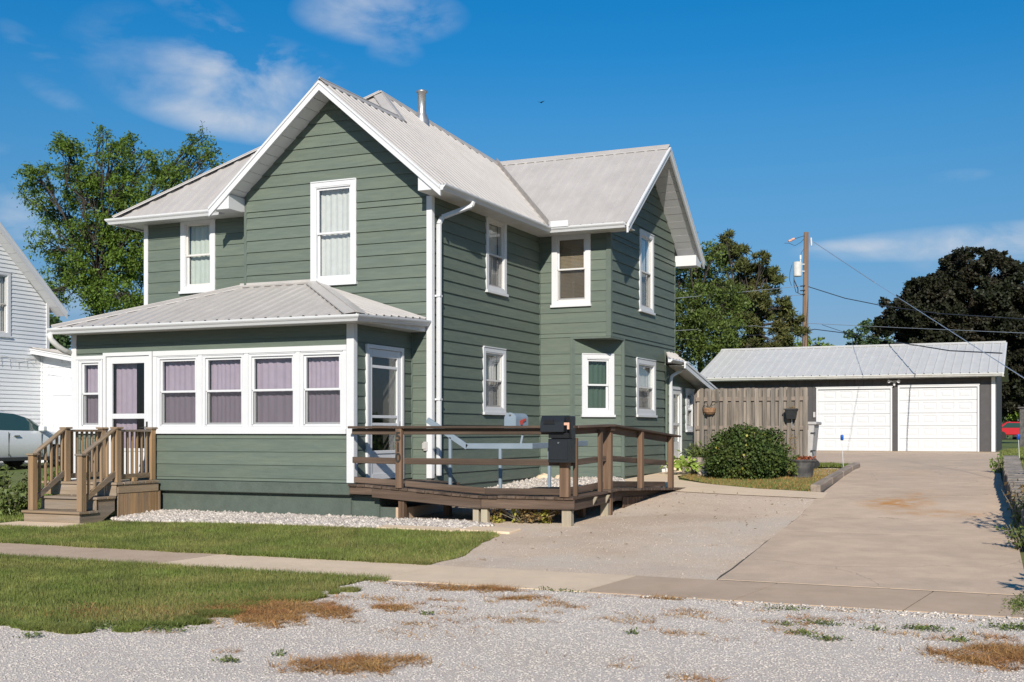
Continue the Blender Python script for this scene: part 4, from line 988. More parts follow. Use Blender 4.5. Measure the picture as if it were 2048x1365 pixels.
def merge(parts):
    V = []; F = []; M = []; k = 0
    for j, p in enumerate(parts):
        V.append(p[0]); F.append(p[1]+k); k += len(p[0]); M.append(np.full(len(p[1]), p[2] if len(p) > 2 else 0))
    return np.concatenate(V), np.concatenate(F), np.concatenate(M)
rg = np.random.default_rng(3)
# round shrub in front of the fence
bush = thing('round_shrub', 'large rounded dark green shrub in front of the picket fence', 'shrub', (3.45, 6.6, g(6.6)))
bc = np.array([3.74, 6.4, g(6.5)+.39]); parts = []
lump = rg.normal(size=(60, 3)); lump /= np.linalg.norm(lump, axis=1)[:, None]
for d in lump:
    if d[2] < -.75: continue
    c = bc + d*np.array([.66, .66, .50])*(1+.10*rg.normal()); c[2] = max(c[2], g(6.5)+.13); v, f = leaves(520, c, (.25, .25, .20), .048, rg, .2, .5, 0, 1.15); parts.append((v, f, 0))
v, f = leaves(8000, bc, (.76, .76, .56), .048, rg, .86, .5, 0, 1.15); k = v.reshape(-1, 4, 3)[:, 0, 2] > g(6)+.02; v = v.reshape(-1, 4, 3)[k].reshape(-1, 3); parts.append((v, np.arange(len(v)).reshape(-1, 4), 0))
v, f = leaves(60, bc, (.82, .8, .64), .05, rg, .95, .5, 0, 1.2); parts.append((v, f, 1))
v, f = leaves(30, bc, (.82, .8, .64), .04, rg, .95, .5, 0, 1.2); parts.append((v, f, 2))
V, F, M = merge(parts); np_mesh('foliage', V, F, ['leaf_bush', 'leaf_yellow', 'leaf_dead'], bush, mi=M)
mb = MB()
for i in range(26):
    a = rg.random()*6.28; rr_ = .25+.4*rg.random(); t = (bc[0]+math.cos(a)*rr_*1.1, bc[1]+math.sin(a)*rr_, g(6.6)+.5+.5*rg.random()); mb.tube([(bc[0]+math.cos(a)*.12, bc[1]+math.sin(a)*.1, g(6.6)-.02), t], [.012, .005], 5)
for i in range(10):   # stray twigs at its left
    a = math.radians(150+rg.random()*50); p = bc+np.array([math.cos(a)*.72, -.2, .1+.4*rg.random()]); mb.tube([tuple(p), tuple(p+np.array([-.14*rg.random()-.05, -.05, .1*rg.random()]))], [.004, .002], 4)
mb.build('stem', 'twig', bush)

# tub planter with red succulents
pt = thing('tub_planter', 'black plastic tub planter with orange red flowers beside the shrub', 'planter', (4.78, 6.9, g(6.9)))
pc = (4.74, 6.85, g(6.85)); mb = MB(); mb.lathe(pc, [(.0, .0), (.20, .0), (.21, .02), (.255, .30), (.26, .33), (.285, .335), (.29, .37), (.27, .375), (.255, .33), (.0, .32)], 28); mb.build('pot', 'pot_plastic', pt, smooth=False)
mb = MB(); mb.lathe(pc, [(.252, .335), (.0, .345)], 20); mb.build('soil', 'grass_soil', pt)
parts = []
v, f = leaves(420, (pc[0]+.07, pc[1], pc[2]+.385), (.22, .22, .045), .045, rg, .1, 1, 0, 1.3); parts.append((v, f, 0))
v, f = leaves(160, (pc[0]-.12, pc[1], pc[2]+.40), (.12, .14, .06), .05, rg, .1, 1, 0, 1.3); parts.append((v, f, 1))
v, f = leaves(260, (pc[0]-.13, pc[1]-.22, pc[2]+.24), (.10, .06, .16), .06, rg, .2, .2, 1, 1.2); parts.append((v, f, 1))
V, F, M = merge(parts); np_mesh('plants', V, F, ['leaf_red', 'leaf_weed'], pt, mi=M)
dv = thing('dry_spindly_plant', 'brown spindly plant with dark seed heads between shrub and tub planter', 'plant', (4.42, 7.3, g(7.3)))
mb = MB(); tips = []
for i in range(26):
    a = rg.random()*6.28; h = .45+.45*rg.random(); p0 = (4.42+.05*math.cos(a), 7.2+.05*math.sin(a), g(7.2)+.02); p1 = (4.42+.14*math.cos(a)*h*1.4, 7.2+.14*math.sin(a), g(7.2)+h); mb.tube([p0, ((p0[0]+p1[0])/2, (p0[1]+p1[1])/2, p0[2]+h*.6), p1], .003, 4); tips.append(p1)
mb.build('stem', 'twig', dv)
V, F, M = merge([leaves(9, t, (.05, .05, .10), .03, rg, .1) + (0,) for t in tips]); np_mesh('seed_heads', V, F, ['leaf_dead'], dv, mi=M, kind='stuff')
# wooden half barrel, hosta and stone at the lean-to
ba = thing('barrel_planter', 'grey wooden half barrel planter half hidden behind the hostas and shrub', 'planter', (2.45, 7.9, g(7.9)))
bpc = (2.52, 7.6, g(7.6)); mb = MB()
for i in range(18):
    a0, a1 = 2*math.pi*i/18+.02, 2*math.pi*(i+1)/18-.02
    q = [(bpc[0]+r*math.cos(a), bpc[1]+r*math.sin(a), bpc[2]+z) for z, r in ((0, .24), (.36, .29)) for a in (a0, a1)]
    m2 = MB(); m2.prism([q[0], q[1], q[3], q[2]], Vector((math.cos((a0+a1)/2), math.sin((a0+a1)/2), 0))*-.02); m2.build('stave', 'fence_wood', ba)
mb.lathe(bpc, [(.27, .33), (.0, .34)], 18); mb.build('soil', 'grass_soil', ba)
V, F, M = merge([leaves(440, (bpc[0]-.08, bpc[1], bpc[2]+.44), (.40, .28, .24), .11, rg, .1, .2, 0, 3.5)+(0,)]); np_mesh('plants', V, F, ['leaf_weed'], ba, mi=M)
def hosta(c, n, label, s=.11):
    h = thing('hosta', label, 'plant', (c[0], c[1], g(c[1])), 'hostas by the lean-to wall'); parts = []
    for i in range(n):
        a = rg.random()*6.28; r = .06+.22*rg.random(); e = rg.random()
        p = np.array([[c[0]+math.cos(a)*r, c[1]+math.sin(a)*r, g(c[1])+.08+.20*(1-r*2.5)+.1*e]]); v, f = quads_at(p, s, rg, 1.3, .5, 1.15, np.array([[math.cos(a), math.sin(a), .6]])); parts.append((v, f, 0))
    V, F, M = merge(parts); np_mesh('leaf', V, F, ['leaf_hosta'], h)
hosta((2.05, 7.2), 90, 'yellow green hosta nearest the ramp end'); hosta((2.38, 6.95), 80, 'yellow green hosta in front of the barrel planter')
def rock(name, c, r, m, label, seed=0, parent=None, sq=.6):
    r0 = np.random.default_rng(seed); mb = MB(); n = 9; vs = []; rows = 5
    for j in range(rows+1):
        ph = math.pi*j/rows
        for i in range(n):
            a = 2*math.pi*i/n; k = 1+.22*r0.normal()*.6; vs.append((c[0]+r*math.sin(ph)*math.cos(a)*k, c[1]+r*.8*math.sin(ph)*math.sin(a)*k, c[2]+r*sq*math.cos(ph)*(1+.1*r0.normal())))
    fs = [(j*n+i, (j+1)*n+i, (j+1)*n+(i+1) % n, j*n+(i+1) % n) for j in range(rows) for i in range(n)]
    mb.add(vs, fs); o = mb.build(name, m, parent)
    if parent is None: tag(o, label, 'stone')
    return o
rock('landscape_stone', (2.78, 6.75, g(6.8)+.05), .15, 'tan_stone', 'pale stone at the foot of the barrel planter', 4)
rock('landscape_stone', (.22, 4.28, .44), .20, 'concrete_light', 'large tan stone against the wall in the inner corner', 5)
rock('landscape_stone', (.62, 4.3, .44), .19, 'concrete_light', 'broad pale stone under the wing siding beside the handrail post', 6)
rock('landscape_stone', (1.25, 4.35, .40), .14, 'tan_stone', 'rounded stone by the angled wall behind the ramp post', 8)
# wall baskets
bk = thing('coir_basket', 'brown coir wall basket hanging at the left end of the picket fence', 'basket', (2.1, 9.7, 1.85))
mb = MB(); c = (2.10, 9.755, 1.77); prof = [(.03, 0), (.09, .01), (.135, .06), (.15, .16)]
vs = []; nn = 12
for r, z in prof:
    for i in range(nn+1): a = math.pi+math.pi*i/nn; vs.append((c[0]+r*1.05*math.cos(a), c[1]+r*1.1*math.sin(a), c[2]+z))
mb.add(vs, [(j*(nn+1)+i, j*(nn+1)+i+1, (j+1)*(nn+1)+i+1, (j+1)*(nn+1)+i) for j in range(3) for i in range(nn)]); mb.build('liner', 'basket_coir', bk)
mb = MB(); mb.tube([(c[0]-.16, 9.74, 1.93), (c[0]-.10, 9.72, 2.05), (c[0]-.05, 9.73, 2.03), (c[0], 9.73, 1.93), (c[0]+.05, 9.73, 2.03), (c[0]+.12, 9.72, 2.07), (c[0]+.22, 9.74, 2.09)], .006, 5); mb.tube([(c[0], 9.72, 1.72), (c[0], 9.74, 1.5)], .006, 5); mb.build('frame', 'dark_bronze', bk)
pk = thing('wall_planter', 'square black planter box hanging near the right end of the picket fence', 'planter', (3.98, 9.68, 1.8))
mb = MB(); mb.hexa([(3.90, 9.62, 1.66), (4.08, 9.62, 1.66), (4.08, 9.77, 1.66), (3.90, 9.77, 1.66), (3.86, 9.54, 1.88), (4.12, 9.54, 1.88), (4.12, 9.77, 1.88), (3.86, 9.77, 1.88)]); mb.build('box', 'dark_plastic', pk, bevel=.004)
mb = MB(); mb.box(3.85, 9.53, 1.87, 4.13, 9.775, 1.895); mb.build('rim', 'dark_plastic', pk)
V, F, M = merge([leaves(40, (3.99, 9.65, 1.91), (.11, .09, .03), .04, rg)+(0,)]); np_mesh('dry_plants', V, F, ['leaf_dead'], pk)
mb = MB(); mb.box(3.98, 9.74, 1.45, 4.0, 9.77, 1.66); mb.build('bracket', 'galvanised', pk)
# wheeled bin behind the fence end
wb = thing('wheeled_bin', 'light grey wheeled rubbish bin standing just behind the right end of the picket fence', 'bin', (4.45, 10.3, g(10.3)))
mb = MB(); z = g(10.3); mb.hexa([(4.00, 10.05, z+.08), (4.36, 10.05, z+.08), (4.36, 10.6, z+.08), (4.00, 10.6, z+.08), (3.94, 10.0, z+1.0), (4.44, 10.0, z+1.0), (4.44, 10.65, z+1.0), (3.94, 10.65, z+1.0)]); mb.build('bin_body', 'bin_plastic', wb, bevel=.012)
mb = MB(); mb.box(3.92, 9.97, z+1.0, 4.49, 10.7, z+1.07); mb.build('lid', 'bin_plastic', wb, bevel=.015)
for yy in (10.10, 10.58): mb = MB(); mb.tube([(4.36, yy-.02, z+.10), (4.36, yy+.03, z+.10)], .10, 14); mb.build('wheel', 'rubber', wb)
for zz_ in (.40, .80): mb = MB(); mb.box(4.36, 9.99, z+zz_, 4.45, 10.10, z+zz_+.03); mb.build('grip', 'dark_plastic', wb)
# driveway markers
def marker(x, y, label):
    m_ = thing('driveway_marker', label, 'marker', (x, y, g(y)), 'blue driveway markers'); b = MB(); b.tube([(x+.03, y, g(y)-.02), (x, y, g(y)+.66)], .007, 6); b.build('rod', 'white_trim', m_)
    b = MB(); b.lathe((x, y, g(y)+.64), [(.0, 0), (.035, .005), (.038, .10), (.03, .125), (0, .13)], 12); b.build('reflector', 'blue_plastic', m_, smooth=True)
marker(4.9, 11.0, 'blue capped rod marker standing in the grass tip before the garage'); marker(8.62, 13.2, 'blue capped rod marker at the right edge by the low wall')
# retaining wall of grey blocks along the right side
rw = thing('retaining_wall', 'low wall of grey concrete blocks along the right edge of the driveway', 'wall', (8.7, 4, g(4)))
y = -2.6; i = 0
while y < 10.5:
    L_ = .40; xa_ = float(np.interp(y, [-3, 0, 5, 10.5], [9.06, 8.78, 8.52, 8.36])); 
    for lay in range(2):
        yy = y + (.2 if lay else 0); z = g(y)+(-.05 if lay == 0 else .14); j = random.uniform(-.012, .012)
        mb = MB(); mb.box(xa_+j, yy, z, xa_+.30+j, yy+L_-.012, z+(.185 if lay == 0 else .19)+random.uniform(-.006, .006)); mb.build('block', 'block_grey', rw, bevel=.012)
    y += L_
# landscape timbers beside the drive
tb = thing('timber_edging', 'weathered grey landscape timbers edging the grass bed beside the driveway', 'edging', (5.4, 7, g(7)))
P0_, P1_ = np.array([5.62, 3.25]), np.array([5.20, 11.2])
for i in range(4):
    a = P0_+(P1_-P0_)*(i/4+.004); b = P0_+(P1_-P0_)*((i+1)/4-.004)
    mb = MB(); mb.beam((a[0], a[1], g(a[1])+.045), (b[0], b[1], g(b[1])+.045), .17, .16); mb.build('timber', 'timber_wood', tb, bevel=.02)
# ------------------------------------------------------------------ ground sheets following the terrain
def inpoly(P, x, y):
    x = np.asarray(x); y = np.asarray(y); c = np.zeros(x.shape, bool); n = len(P)
    for i in range(n):
        x0, y0 = P[i]; x1, y1 = P[(i+1) % n]
        if y0 == y1: continue
        k = ((y0 > y) != (y1 > y)) & (x < (x1-x0)*(y-y0)/(y1-y0)+x0); c ^= k
    return c
def gnp(y): return np.interp(y, GY, GZ)
def sheet(name, poly, dz_, m, kind='structure', parent=None, step=.5, bumps=0.0):
    P = [(float(a), float(b)) for a, b in poly]; y0 = min(b for a, b in P); y1 = max(b for a, b in P)
    ks = sorted(set([y0, y1]+[k for k in GY if y0 < k < y1]+[v for v in np.arange(math.ceil(y0/step)*step, y1, step)])) if y1-y0 < 60 else sorted(set([y0, y1]+[k for k in GY if y0 < k < y1]))
    mb = MB(); Q = [(b, a) for a, b in P]
    for a, b in zip(ks[:-1], ks[1:]):
        if b-a < 1e-5: continue
        C = clip_band(Q, a, b)
        C2 = []
        for c in C:
            if not C2 or abs(c[0]-C2[-1][0])+abs(c[1]-C2[-1][1]) > 1e-5: C2.append(c)
        if len(C2) < 3: continue
        ar = sum(C2[i][1]*C2[(i+1) % len(C2)][0]-C2[(i+1) % len(C2)][1]*C2[i][0] for i in range(len(C2)))
        if ar < 0: C2 = C2[::-1]
        mb.add([(c[1], c[0], g(c[0])+dz_) for c in C2], [tuple(range(len(C2)))])
    o = mb.build(name, m, parent, kind=kind if parent is None else None); return o
def rough_edge(P, amp, step, seed):
    r = random.Random(seed); out = []
    for i in range(len(P)):
        a, b = P[i], P[(i+1) % len(P)]; L_ = math.hypot(b[0]-a[0], b[1]-a[1]); n = max(1, int(L_/step))
        for k in range(n):
            t = k/n; q = amp if k else amp*.3; out.append((a[0]+(b[0]-a[0])*t+r.uniform(-q, q), a[1]+(b[1]-a[1])*t+r.uniform(-q, q)))
    return out
def ground_mat(name, cols, scale, rough=.9, bump=.5, bscale=60, patch=None):
    m = bpy.data.materials.new(name); m.use_nodes = True; nt = m.node_tree; N = nt.nodes.new; L = nt.links.new; b = nt.nodes['Principled BSDF']; b.inputs['Roughness'].default_value = rough
    b.inputs['Specular IOR Level'].default_value = .25
    geo = N('ShaderNodeNewGeometry'); V = geo.outputs['Position']
    vo = N('ShaderNodeTexVoronoi'); vo.inputs['Scale'].default_value = scale; L(V, vo.inputs['Vector'])
    sx = N('ShaderNodeSeparateColor'); L(vo.outputs['Color'], sx.inputs[0])
    cr = N('ShaderNodeValToRGB'); e = cr.color_ramp.elements
    e[0].color = (*cols[0], 1); e[1].color = (*cols[-1], 1)
    for i, c in enumerate(cols[1:-1]): q = e.new((i+1)/(len(cols)-1)); q.color = (*c, 1)
    L(sx.outputs[0], cr.inputs[0]); cur = cr.outputs[0]
    if patch:
        for (pc_, ps, lo, hi, amt) in patch:
            n2 = N('ShaderNodeTexNoise'); n2.inputs['Scale'].default_value = ps; n2.inputs['Detail'].default_value = 6; n2.inputs['Roughness'].default_value = .62; L(V, n2.inputs['Vector'])
            r2 = N('ShaderNodeMapRange'); r2.inputs[1].default_value = lo; r2.inputs[2].default_value = hi; r2.inputs[4].default_value = amt; L(n2.outputs[0], r2.inputs[0])
            mx = N('ShaderNodeMixRGB'); L(r2.outputs[0], mx.inputs[0]); L(cur, mx.inputs[1]); mx.inputs[2].default_value = (*pc_, 1); cur = mx.outputs[0]
    L(cur, b.inputs['Base Color'])
    bp = N('ShaderNodeBump'); bp.inputs['Strength'].default_value = bump; bp.inputs['Distance'].default_value = .012; bp.invert = True; L(vo.outputs['Distance'], bp.inputs['Height'])
    n3 = N('ShaderNodeTexNoise'); n3.inputs['Scale'].default_value = bscale; n3.inputs['Detail'].default_value = 5; L(V, n3.inputs['Vector'])
    b2 = N('ShaderNodeBump'); b2.inputs['Strength'].default_value = bump*.7; b2.inputs['Distance'].default_value = .01; L(n3.outputs[0], b2.inputs['Height']); L(bp.outputs[0], b2.inputs['Normal']); L(b2.outputs[0], b.inputs['Normal'])
    MATS[name] = m
ground_mat('street_gravel', [(.50, .43, .37), (.565, .49, .43), (.61, .54, .48), (.67, .60, .54)], 95, bump=.45, bscale=140, patch=[((.50, .415, .34), .9, .46, .66, .7), ((.64, .58, .52), .45, .5, .6, .6), ((.40, .35, .31), 5, .58, .8, .45), ((.45, .33, .24), 2.6, .60, .74, .5)])
ground_mat('lot_gravel', [(.50, .385, .285), (.60, .465, .35), (.66, .52, .40), (.72, .59, .47)], 95, bump=.45, bscale=140, patch=[((.56, .42, .30), .8, .42, .66, .6), ((.60, .52, .43), .5, .5, .6, .5), ((.34, .25, .18), 4, .58, .80, .45), ((.42, .31, .22), .35, .52, .62, .35)])
ground_mat('dirt_bed', [(.20, .15, .11), (.28, .22, .17), (.34, .28, .22)], 40, bump=.6)
ground_mat('far_grass', [(.085, .125, .03), (.12, .16, .045), (.15, .17, .06)], 14, bump=.5, bscale=20, patch=[((.17, .16, .07), .15, .45, .7, .6)])

sheet('ground', [(-900, -300), (900, -300), (900, 900), (-900, 900)], -.012, 'far_grass')
LAWN1 = rough_edge([(-9.0, -5.86), (3.10, -5.84), (3.12, -5.3), (3.02, -4.75), (2.80, -3.9), (2.72, -3.2), (2.50, -2.95), (1.9, -3.05), (-1.4, -3.08), (-3.65, -3.45), (-3.8, -4.25), (-5.2, -4.35), (-9, -4.5)], .035, .22, 1)
sheet('front_lawn', LAWN1, .006, 'grass_soil')
LAWN2 = rough_edge([(-12, -10.6), (-1, -10.3), (1.7, -10.22), (2.4, -10.30), (3.0, -9.80), (2.80, -8.95), (3.14, -8.25), (3.06, -7.6), (3.08, -7.09), (-12, -7.07)], .085, .18, 2)
sheet('verge_lawn', LAWN2, .006, 'grass_soil')
STREET = [(-40, -30), (40, -30), (40, -7.06), (-40, -7.06)]
sheet('street_gravel_bed', STREET, 0.0, 'street_gravel')
LOT = [(2.9, -5.86), (6.24, -5.86), (6.20, -5.5), (6.07, -2.8), (5.92, .33), (5.86, 2.5), (3.0, 3.0), (2.9, 3.6), (1.5, 4.0), (1.5, -2.0), (2.3, -2.9)]
sheet('gravel_lot', rough_edge(LOT, .02, .5, 3), .003, 'lot_gravel')
sheet('rock_bed', [(-3.75, -3.4), (-1.4, -3.05), (1.9, -3.0), (2.1, -2.3), (1.5, -1.6), (1.5, 4.58), (0, 4.58), (0, -1.6), (-3.95, -1.8)], .0045, 'dirt_bed')
# sidewalk: separate slabs with open joints
sw = bpy.data.objects.new('sidewalk', None); COL.objects.link(sw); sw['kind'] = 'structure'; ORG[sw.name] = Vector((0, 0, 0))
xs = [-12, -10.5, -9, -7.5, -6, -4.5, -2.9, -1.3, .33, 1.78, 3.26, 5.42, 6.82, 8.22, 9.62, 11.1, 12.6, 14]
sheet('sidewalk_joint_fill', [(-12, -7.05), (14, -7.05), (14, -5.86), (-12, -5.86)], .002, 'joint_dirt', parent=sw)
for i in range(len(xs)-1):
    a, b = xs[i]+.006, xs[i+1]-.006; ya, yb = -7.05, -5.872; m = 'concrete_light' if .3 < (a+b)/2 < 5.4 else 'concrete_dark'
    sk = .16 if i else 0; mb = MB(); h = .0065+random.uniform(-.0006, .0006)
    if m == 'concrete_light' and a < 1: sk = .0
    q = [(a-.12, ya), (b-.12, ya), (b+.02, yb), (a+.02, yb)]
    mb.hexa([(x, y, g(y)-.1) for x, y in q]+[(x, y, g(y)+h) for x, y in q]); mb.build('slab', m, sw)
# driveway slabs
dw = bpy.data.objects.new('driveway', None); COL.objects.link(dw); dw['kind'] = 'structure'; ORG[dw.name] = Vector((0, 0, 0))
lx = lambda y: float(np.interp(y, [-5.85, -2.8, .33, 3.2, 10.0, 11.8, 12.8, 14.0, 28], [6.26, 6.09, 5.93, 5.78, 5.30, 4.92, 4.2, 2.0, 1.0]))
rx = lambda y: float(np.interp(y, [-5.85, 2.7, 7.3, 12, 28], [9.04, 8.66, 8.42, 8.25, 7.75]))
ys = [-5.84, -1.6, 2.9, 7.4, 12.0, 16.6, 21.2, 27.9]
for a, b in zip(ys[:-1], ys[1:]):
    k = [a+.004] + [v for v in GY+[3.2, 10., 11.8, 12.8, 14.0, .33, -2.8, 2.7, 7.3] if a+.1 < v < b-.1] + [b-.004]; k = sorted(set(k))
    mb = MB(); L_ = [(lx(y), y, g(y)+.010) for y in k]; R_ = [(rx(y), y, g(y)+.010) for y in k]; n = len(k); D_ = Vector((0, 0, -.06))
    for i in range(n-1): mb.prism([L_[i], R_[i], R_[i+1], L_[i+1]], D_)
    mb.build('slab', 'concrete_drive', dw)
sheet('driveway_joint_fill', [(6.27, -5.9), (9.05, -5.9), (9.02, -5.8), (6.26, -5.8)], .006, 'joint_dirt', parent=dw)
sheet('driveway_joint_fill', [(1.5, 27.3), (7.8, 27.3), (7.75, 28), (1.5, 28)], .0145, 'tan_brick', parent=dw)
sheet('driveway_bed', [(6.2, -5.86), (9.05, -5.86), (8.6, 3), (8.2, 12), (7.7, 28), (1, 28), (1.5, 14), (5, 11.8), (5.7, 3)], .001, 'joint_dirt', parent=dw)
def blob(cx, cy, rx_, ry_, seed, n=26, rot=0):
    r = random.Random(seed); ph = [r.uniform(0, 6.28) for _ in range(4)]; out = []
    for i in range(n):
        a = 2*math.pi*i/n; k = 1+.18*math.sin(2*a+ph[0])+.13*math.sin(3*a+ph[1])+.1*math.sin(5*a+ph[2])+r.uniform(-.08, .08)
        x, y = rx_*k*math.cos(a), ry_*k*math.sin(a); out.append((cx+x*math.cos(rot)-y*math.sin(rot), cy+x*math.sin(rot)+y*math.cos(rot)))
    return out
# paths
PATH = [(5.93, 2.12), (5.86, 3.10), (4.6, 3.55), (3.5, 4.45), (2.6, 5.5), (2.25, 6.6), (2.3, 7.6), (1.56, 8.4), (1.50, 5.4), (1.60, 4.9), (2.0, 4.2), (2.0, 3.3), (3.3, 2.78), (4.4, 2.45)]
sheet('garden_path', PATH, .013, 'concrete_light')
FP = [(-12, -4.62), (-5.3, -4.45), (-5.1, -3.75), (-3.85, -3.72), (-3.3, -3.9), (-3.7, -4.3), (-5.2, -4.85), (-12, -5.1)]
sheet('front_path', FP, .012, 'concrete_light')
# bed with dry grass round the shrub
BED = [(2.35, 6.3), (3.5, 4.5), (4.6, 3.6), (5.55, 3.22), (5.25, 7.3), (5.15, 9.8), (1.75, 9.75), (2.35, 7.6)]
sheet('shrub_bed', BED, .008, 'grass_soil')
sheet('bed_gravel', blob(5.0, 9.3, .40, 1.5, 4), .012, 'lot_gravel')
# concrete strip beneath the ramp and along the lawn
cs = MB()
for (xa_, xb_, ya_, yb_) in ((.75, 1.95, -3.02, -2.72), (2.0, 2.75, -2.95, -2.55)): cs.hexa([(xa_, ya_, -.05), (xb_, ya_-.04, -.05), (xb_, yb_-.04, -.05), (xa_, yb_, -.05), (xa_, ya_, g(ya_)+.035), (xb_, ya_-.04, g(ya_)+.03), (xb_, yb_-.04, g(yb_)+.03), (xa_, yb_, g(yb_)+.035)])
cso = cs.build('concrete_edging', 'concrete_light', bevel=.01); cso['kind'] = 'structure'
# stains and paint-thin marks on the drive are colour of the slab itself: rust wash
sheet('rust_stain', blob(7.15, 1.5, .16, .95, 5, rot=.25), .0135, 'rust_mark') if 'rust_mark' in MATS else None

# ------------------------------------------------------------------ grass blades
def blades(poly, n, h, rng, w=.006, lean=.5, zoff=.0, dens=None, box=None):
    xs_ = [p[0] for p in poly]; ys_ = [p[1] for p in poly]; x0, x1, y0, y1 = box or (min(xs_), max(xs_), min(ys_), max(ys_))
    X = rng.uniform(x0, x1, n); Y = rng.uniform(y0, y1, n); k = inpoly(poly, X, Y); X, Y = X[k], Y[k]
    if dens is not None: k = rng.random(len(X)) < dens(X, Y); X, Y = X[k], Y[k]
    n = len(X); a = rng.uniform(0, 6.283, n); H = h*(.55+.8*rng.random(n)); le = lean*H*rng.random(n)
    Z = gnp(Y)+zoff; dx, dy = np.cos(a), np.sin(a); b = rng.uniform(0, 6.283, n); bx, by = np.cos(b)*w, np.sin(b)*w
    p0 = np.stack([X-bx, Y-by, Z], 1); p1 = np.stack([X+bx, Y+by, Z], 1); p2 = np.stack([X+dx*le, Y+dy*le, Z+H], 1)
    return np.stack([p0, p1, p2], 1).reshape(-1, 3), np.arange(n*3).reshape(-1, 3)
def stuff(name, V, F, m, label=None, mi=None):
    o = np_mesh(name, V, F, m, kind='stuff', mi=mi); o['category'] = name.replace('_', ' ').split()[-1]
    if label: o['label'] = label
    return o
rg = np.random.default_rng(11)
def vnoise(X, Y, s, seed=0):
    return (np.sin(X*s*1.3+seed)*np.cos(Y*s*1.7+seed*2)+np.sin((X+Y)*s*.8+seed*3)+.6*np.sin(X*s*2.9-Y*s*2.3+seed))/2.6
V, F = blades(LAWN1, 160000, .045, rg, .0042, box=(-6.2, 3.3, -6.0, -2.8)); stuff('lawn_grass', V, F, 'grass_green', 'mown green grass between the sidewalk and the rock border')
V1, F1 = blades(LAWN2, 90000, .045, rg, .004, lean=2.0, box=(-3.2, 3.5, -10.6, -6.95), dens=lambda X, Y: np.clip(.9*(vnoise(X, Y, 1.6, 3)-.25)+.9*np.clip((-8.9-Y)/1.2, 0, .7)+.8*(Y > -7.25)+.6*np.clip((X-2.2)/1., 0, 1), 0.03, 1))
V2, F2 = blades(LAWN1, 60000, .042, rg, .004, lean=2.0, box=(-6.2, 3.3, -6.0, -2.8), dens=lambda X, Y: np.clip(.5*(vnoise(X, Y, 1.6, 8)-.4)+.8*(Y < -5.72)+.7*(Y > -3.25)+.8*np.clip((X-1.9)/.8, 0, 1), .02, 1))
stuff('straw_grass', np.concatenate([V1, V2]), np.concatenate([F1, F2+len(V1)]), 'grass_straw', 'yellowed blades mixed through the lawns and along their edges')
def d2(X, Y): return np.where(Y < -9.4+.25*vnoise(X, Y, 2), .55, 1.0)
V, F = blades(LAWN2, 200000, .046, rg, .0042, box=(-3.2, 3.5, -10.6, -6.95), dens=d2); stuff('verge_grass', V, F, 'grass_green', 'green grass strip between the sidewalk and the gravel street')
EDG = rough_edge([(-4.5, -7.2), (3.3, -7.2), (3.3, -7.02), (-4.5, -7.02)], .03, .2, 4); V1, F1 = blades(EDG, 9000, .06, rg, .004, lean=1.3)
E2 = rough_edge([(-6, -5.93), (3.1, -5.93), (3.1, -5.8), (-6, -5.8)], .03, .2, 5); V2, F2 = blades(E2, 9000, .06, rg, .004, lean=1.3); stuff('edge_grass', np.concatenate([V1, V2]), np.concatenate([F1, F2+len(V1)]), 'grass_green', 'grass fringe leaning over the sidewalk edges')
V, F = blades(BED, 26000, .05, rg, .006, dens=lambda X, Y: np.where(Y < 5.8, .9, .45)); V2, F2 = blades(BED, 16000, .045, rg, .006)
k = len(V); stuff('bed_grass', np.concatenate([V, V2]), np.concatenate([F, F2+k]), ['grass_green', 'grass_dry'], 'patchy half dry grass round the shrub', mi=np.r_[np.zeros(len(F)), np.ones(len(F2))])
TIP = blob(4.35, 11.6, .75, .7, 9); sheet('grass_tip', TIP, .018, 'grass_soil'); V, F = blades(TIP, 9000, .07, rg, .009, zoff=.015); stuff('tip_grass', V, F, 'grass_green', 'small tongue of grass beyond the timber edging')
RS = [(8.3, 11), (9.3, 11), (12, 16), (14, 40), (8.6, 40), (7.85, 28), (8.2, 14)]; V, F = blades(RS, 70000, .09, rg, .02, dens=lambda X, Y: np.clip(1.6-(Y-11)/22, .15, 1)); stuff('side_grass', V, F, 'grass_green', 'grass strip running back beside the garage')
UW = [(9.0, -3), (8.9, 3), (8.7, 10), (12, 11), (14, -3)]; V, F = blades(UW, 30000, .10, rg, .008, zoff=.1); stuff('raised_grass', V, F, 'grass_green', 'grass behind the low block wall')
sheet('raised_ground', UW, .16, 'grass_soil')
LL = [(-14, -4.4), (-5.2, -4.3), (-5.15, -3.4), (-5.3, -2), (-6, 0), (-14, 2)]; V, F = blades(LL, 42000, .06, rg, .008); stuff('side_lawn_grass', V, F, 'grass_green', 'grass left of the entrance steps')
# thinning fringe of tufts where the verge runs out into the gravel
Vs = []; Fs = []; k = 0; LB = [(-1.5, -10.45), (.5, -10.42), (1.7, -10.38), (2.45, -10.42), (3.1, -9.85), (2.92, -8.95), (3.2, -8.4), (3.14, -7.9)]
for i in range(150):
    j = int(rg.random()*(len(LB)-1)); t_ = rg.random(); x_ = LB[j][0]+(LB[j+1][0]-LB[j][0])*t_+rg.normal()*.09; y_ = LB[j][1]+(LB[j+1][1]-LB[j][1])*t_+rg.normal()*.08; r_ = .02+.06*rg.random()
    V, F = blades(blob(x_, y_, r_*1.5, r_, 300+i, 10), int(160+5200*r_*r_*30), .04, rg, .004, lean=1.6); Vs.append(V); Fs.append(F+k); k += len(V)
stuff('fringe_grass', np.concatenate(Vs), np.concatenate(Fs), 'grass_green', 'sparse tufts thinning out from the verge into the gravel')
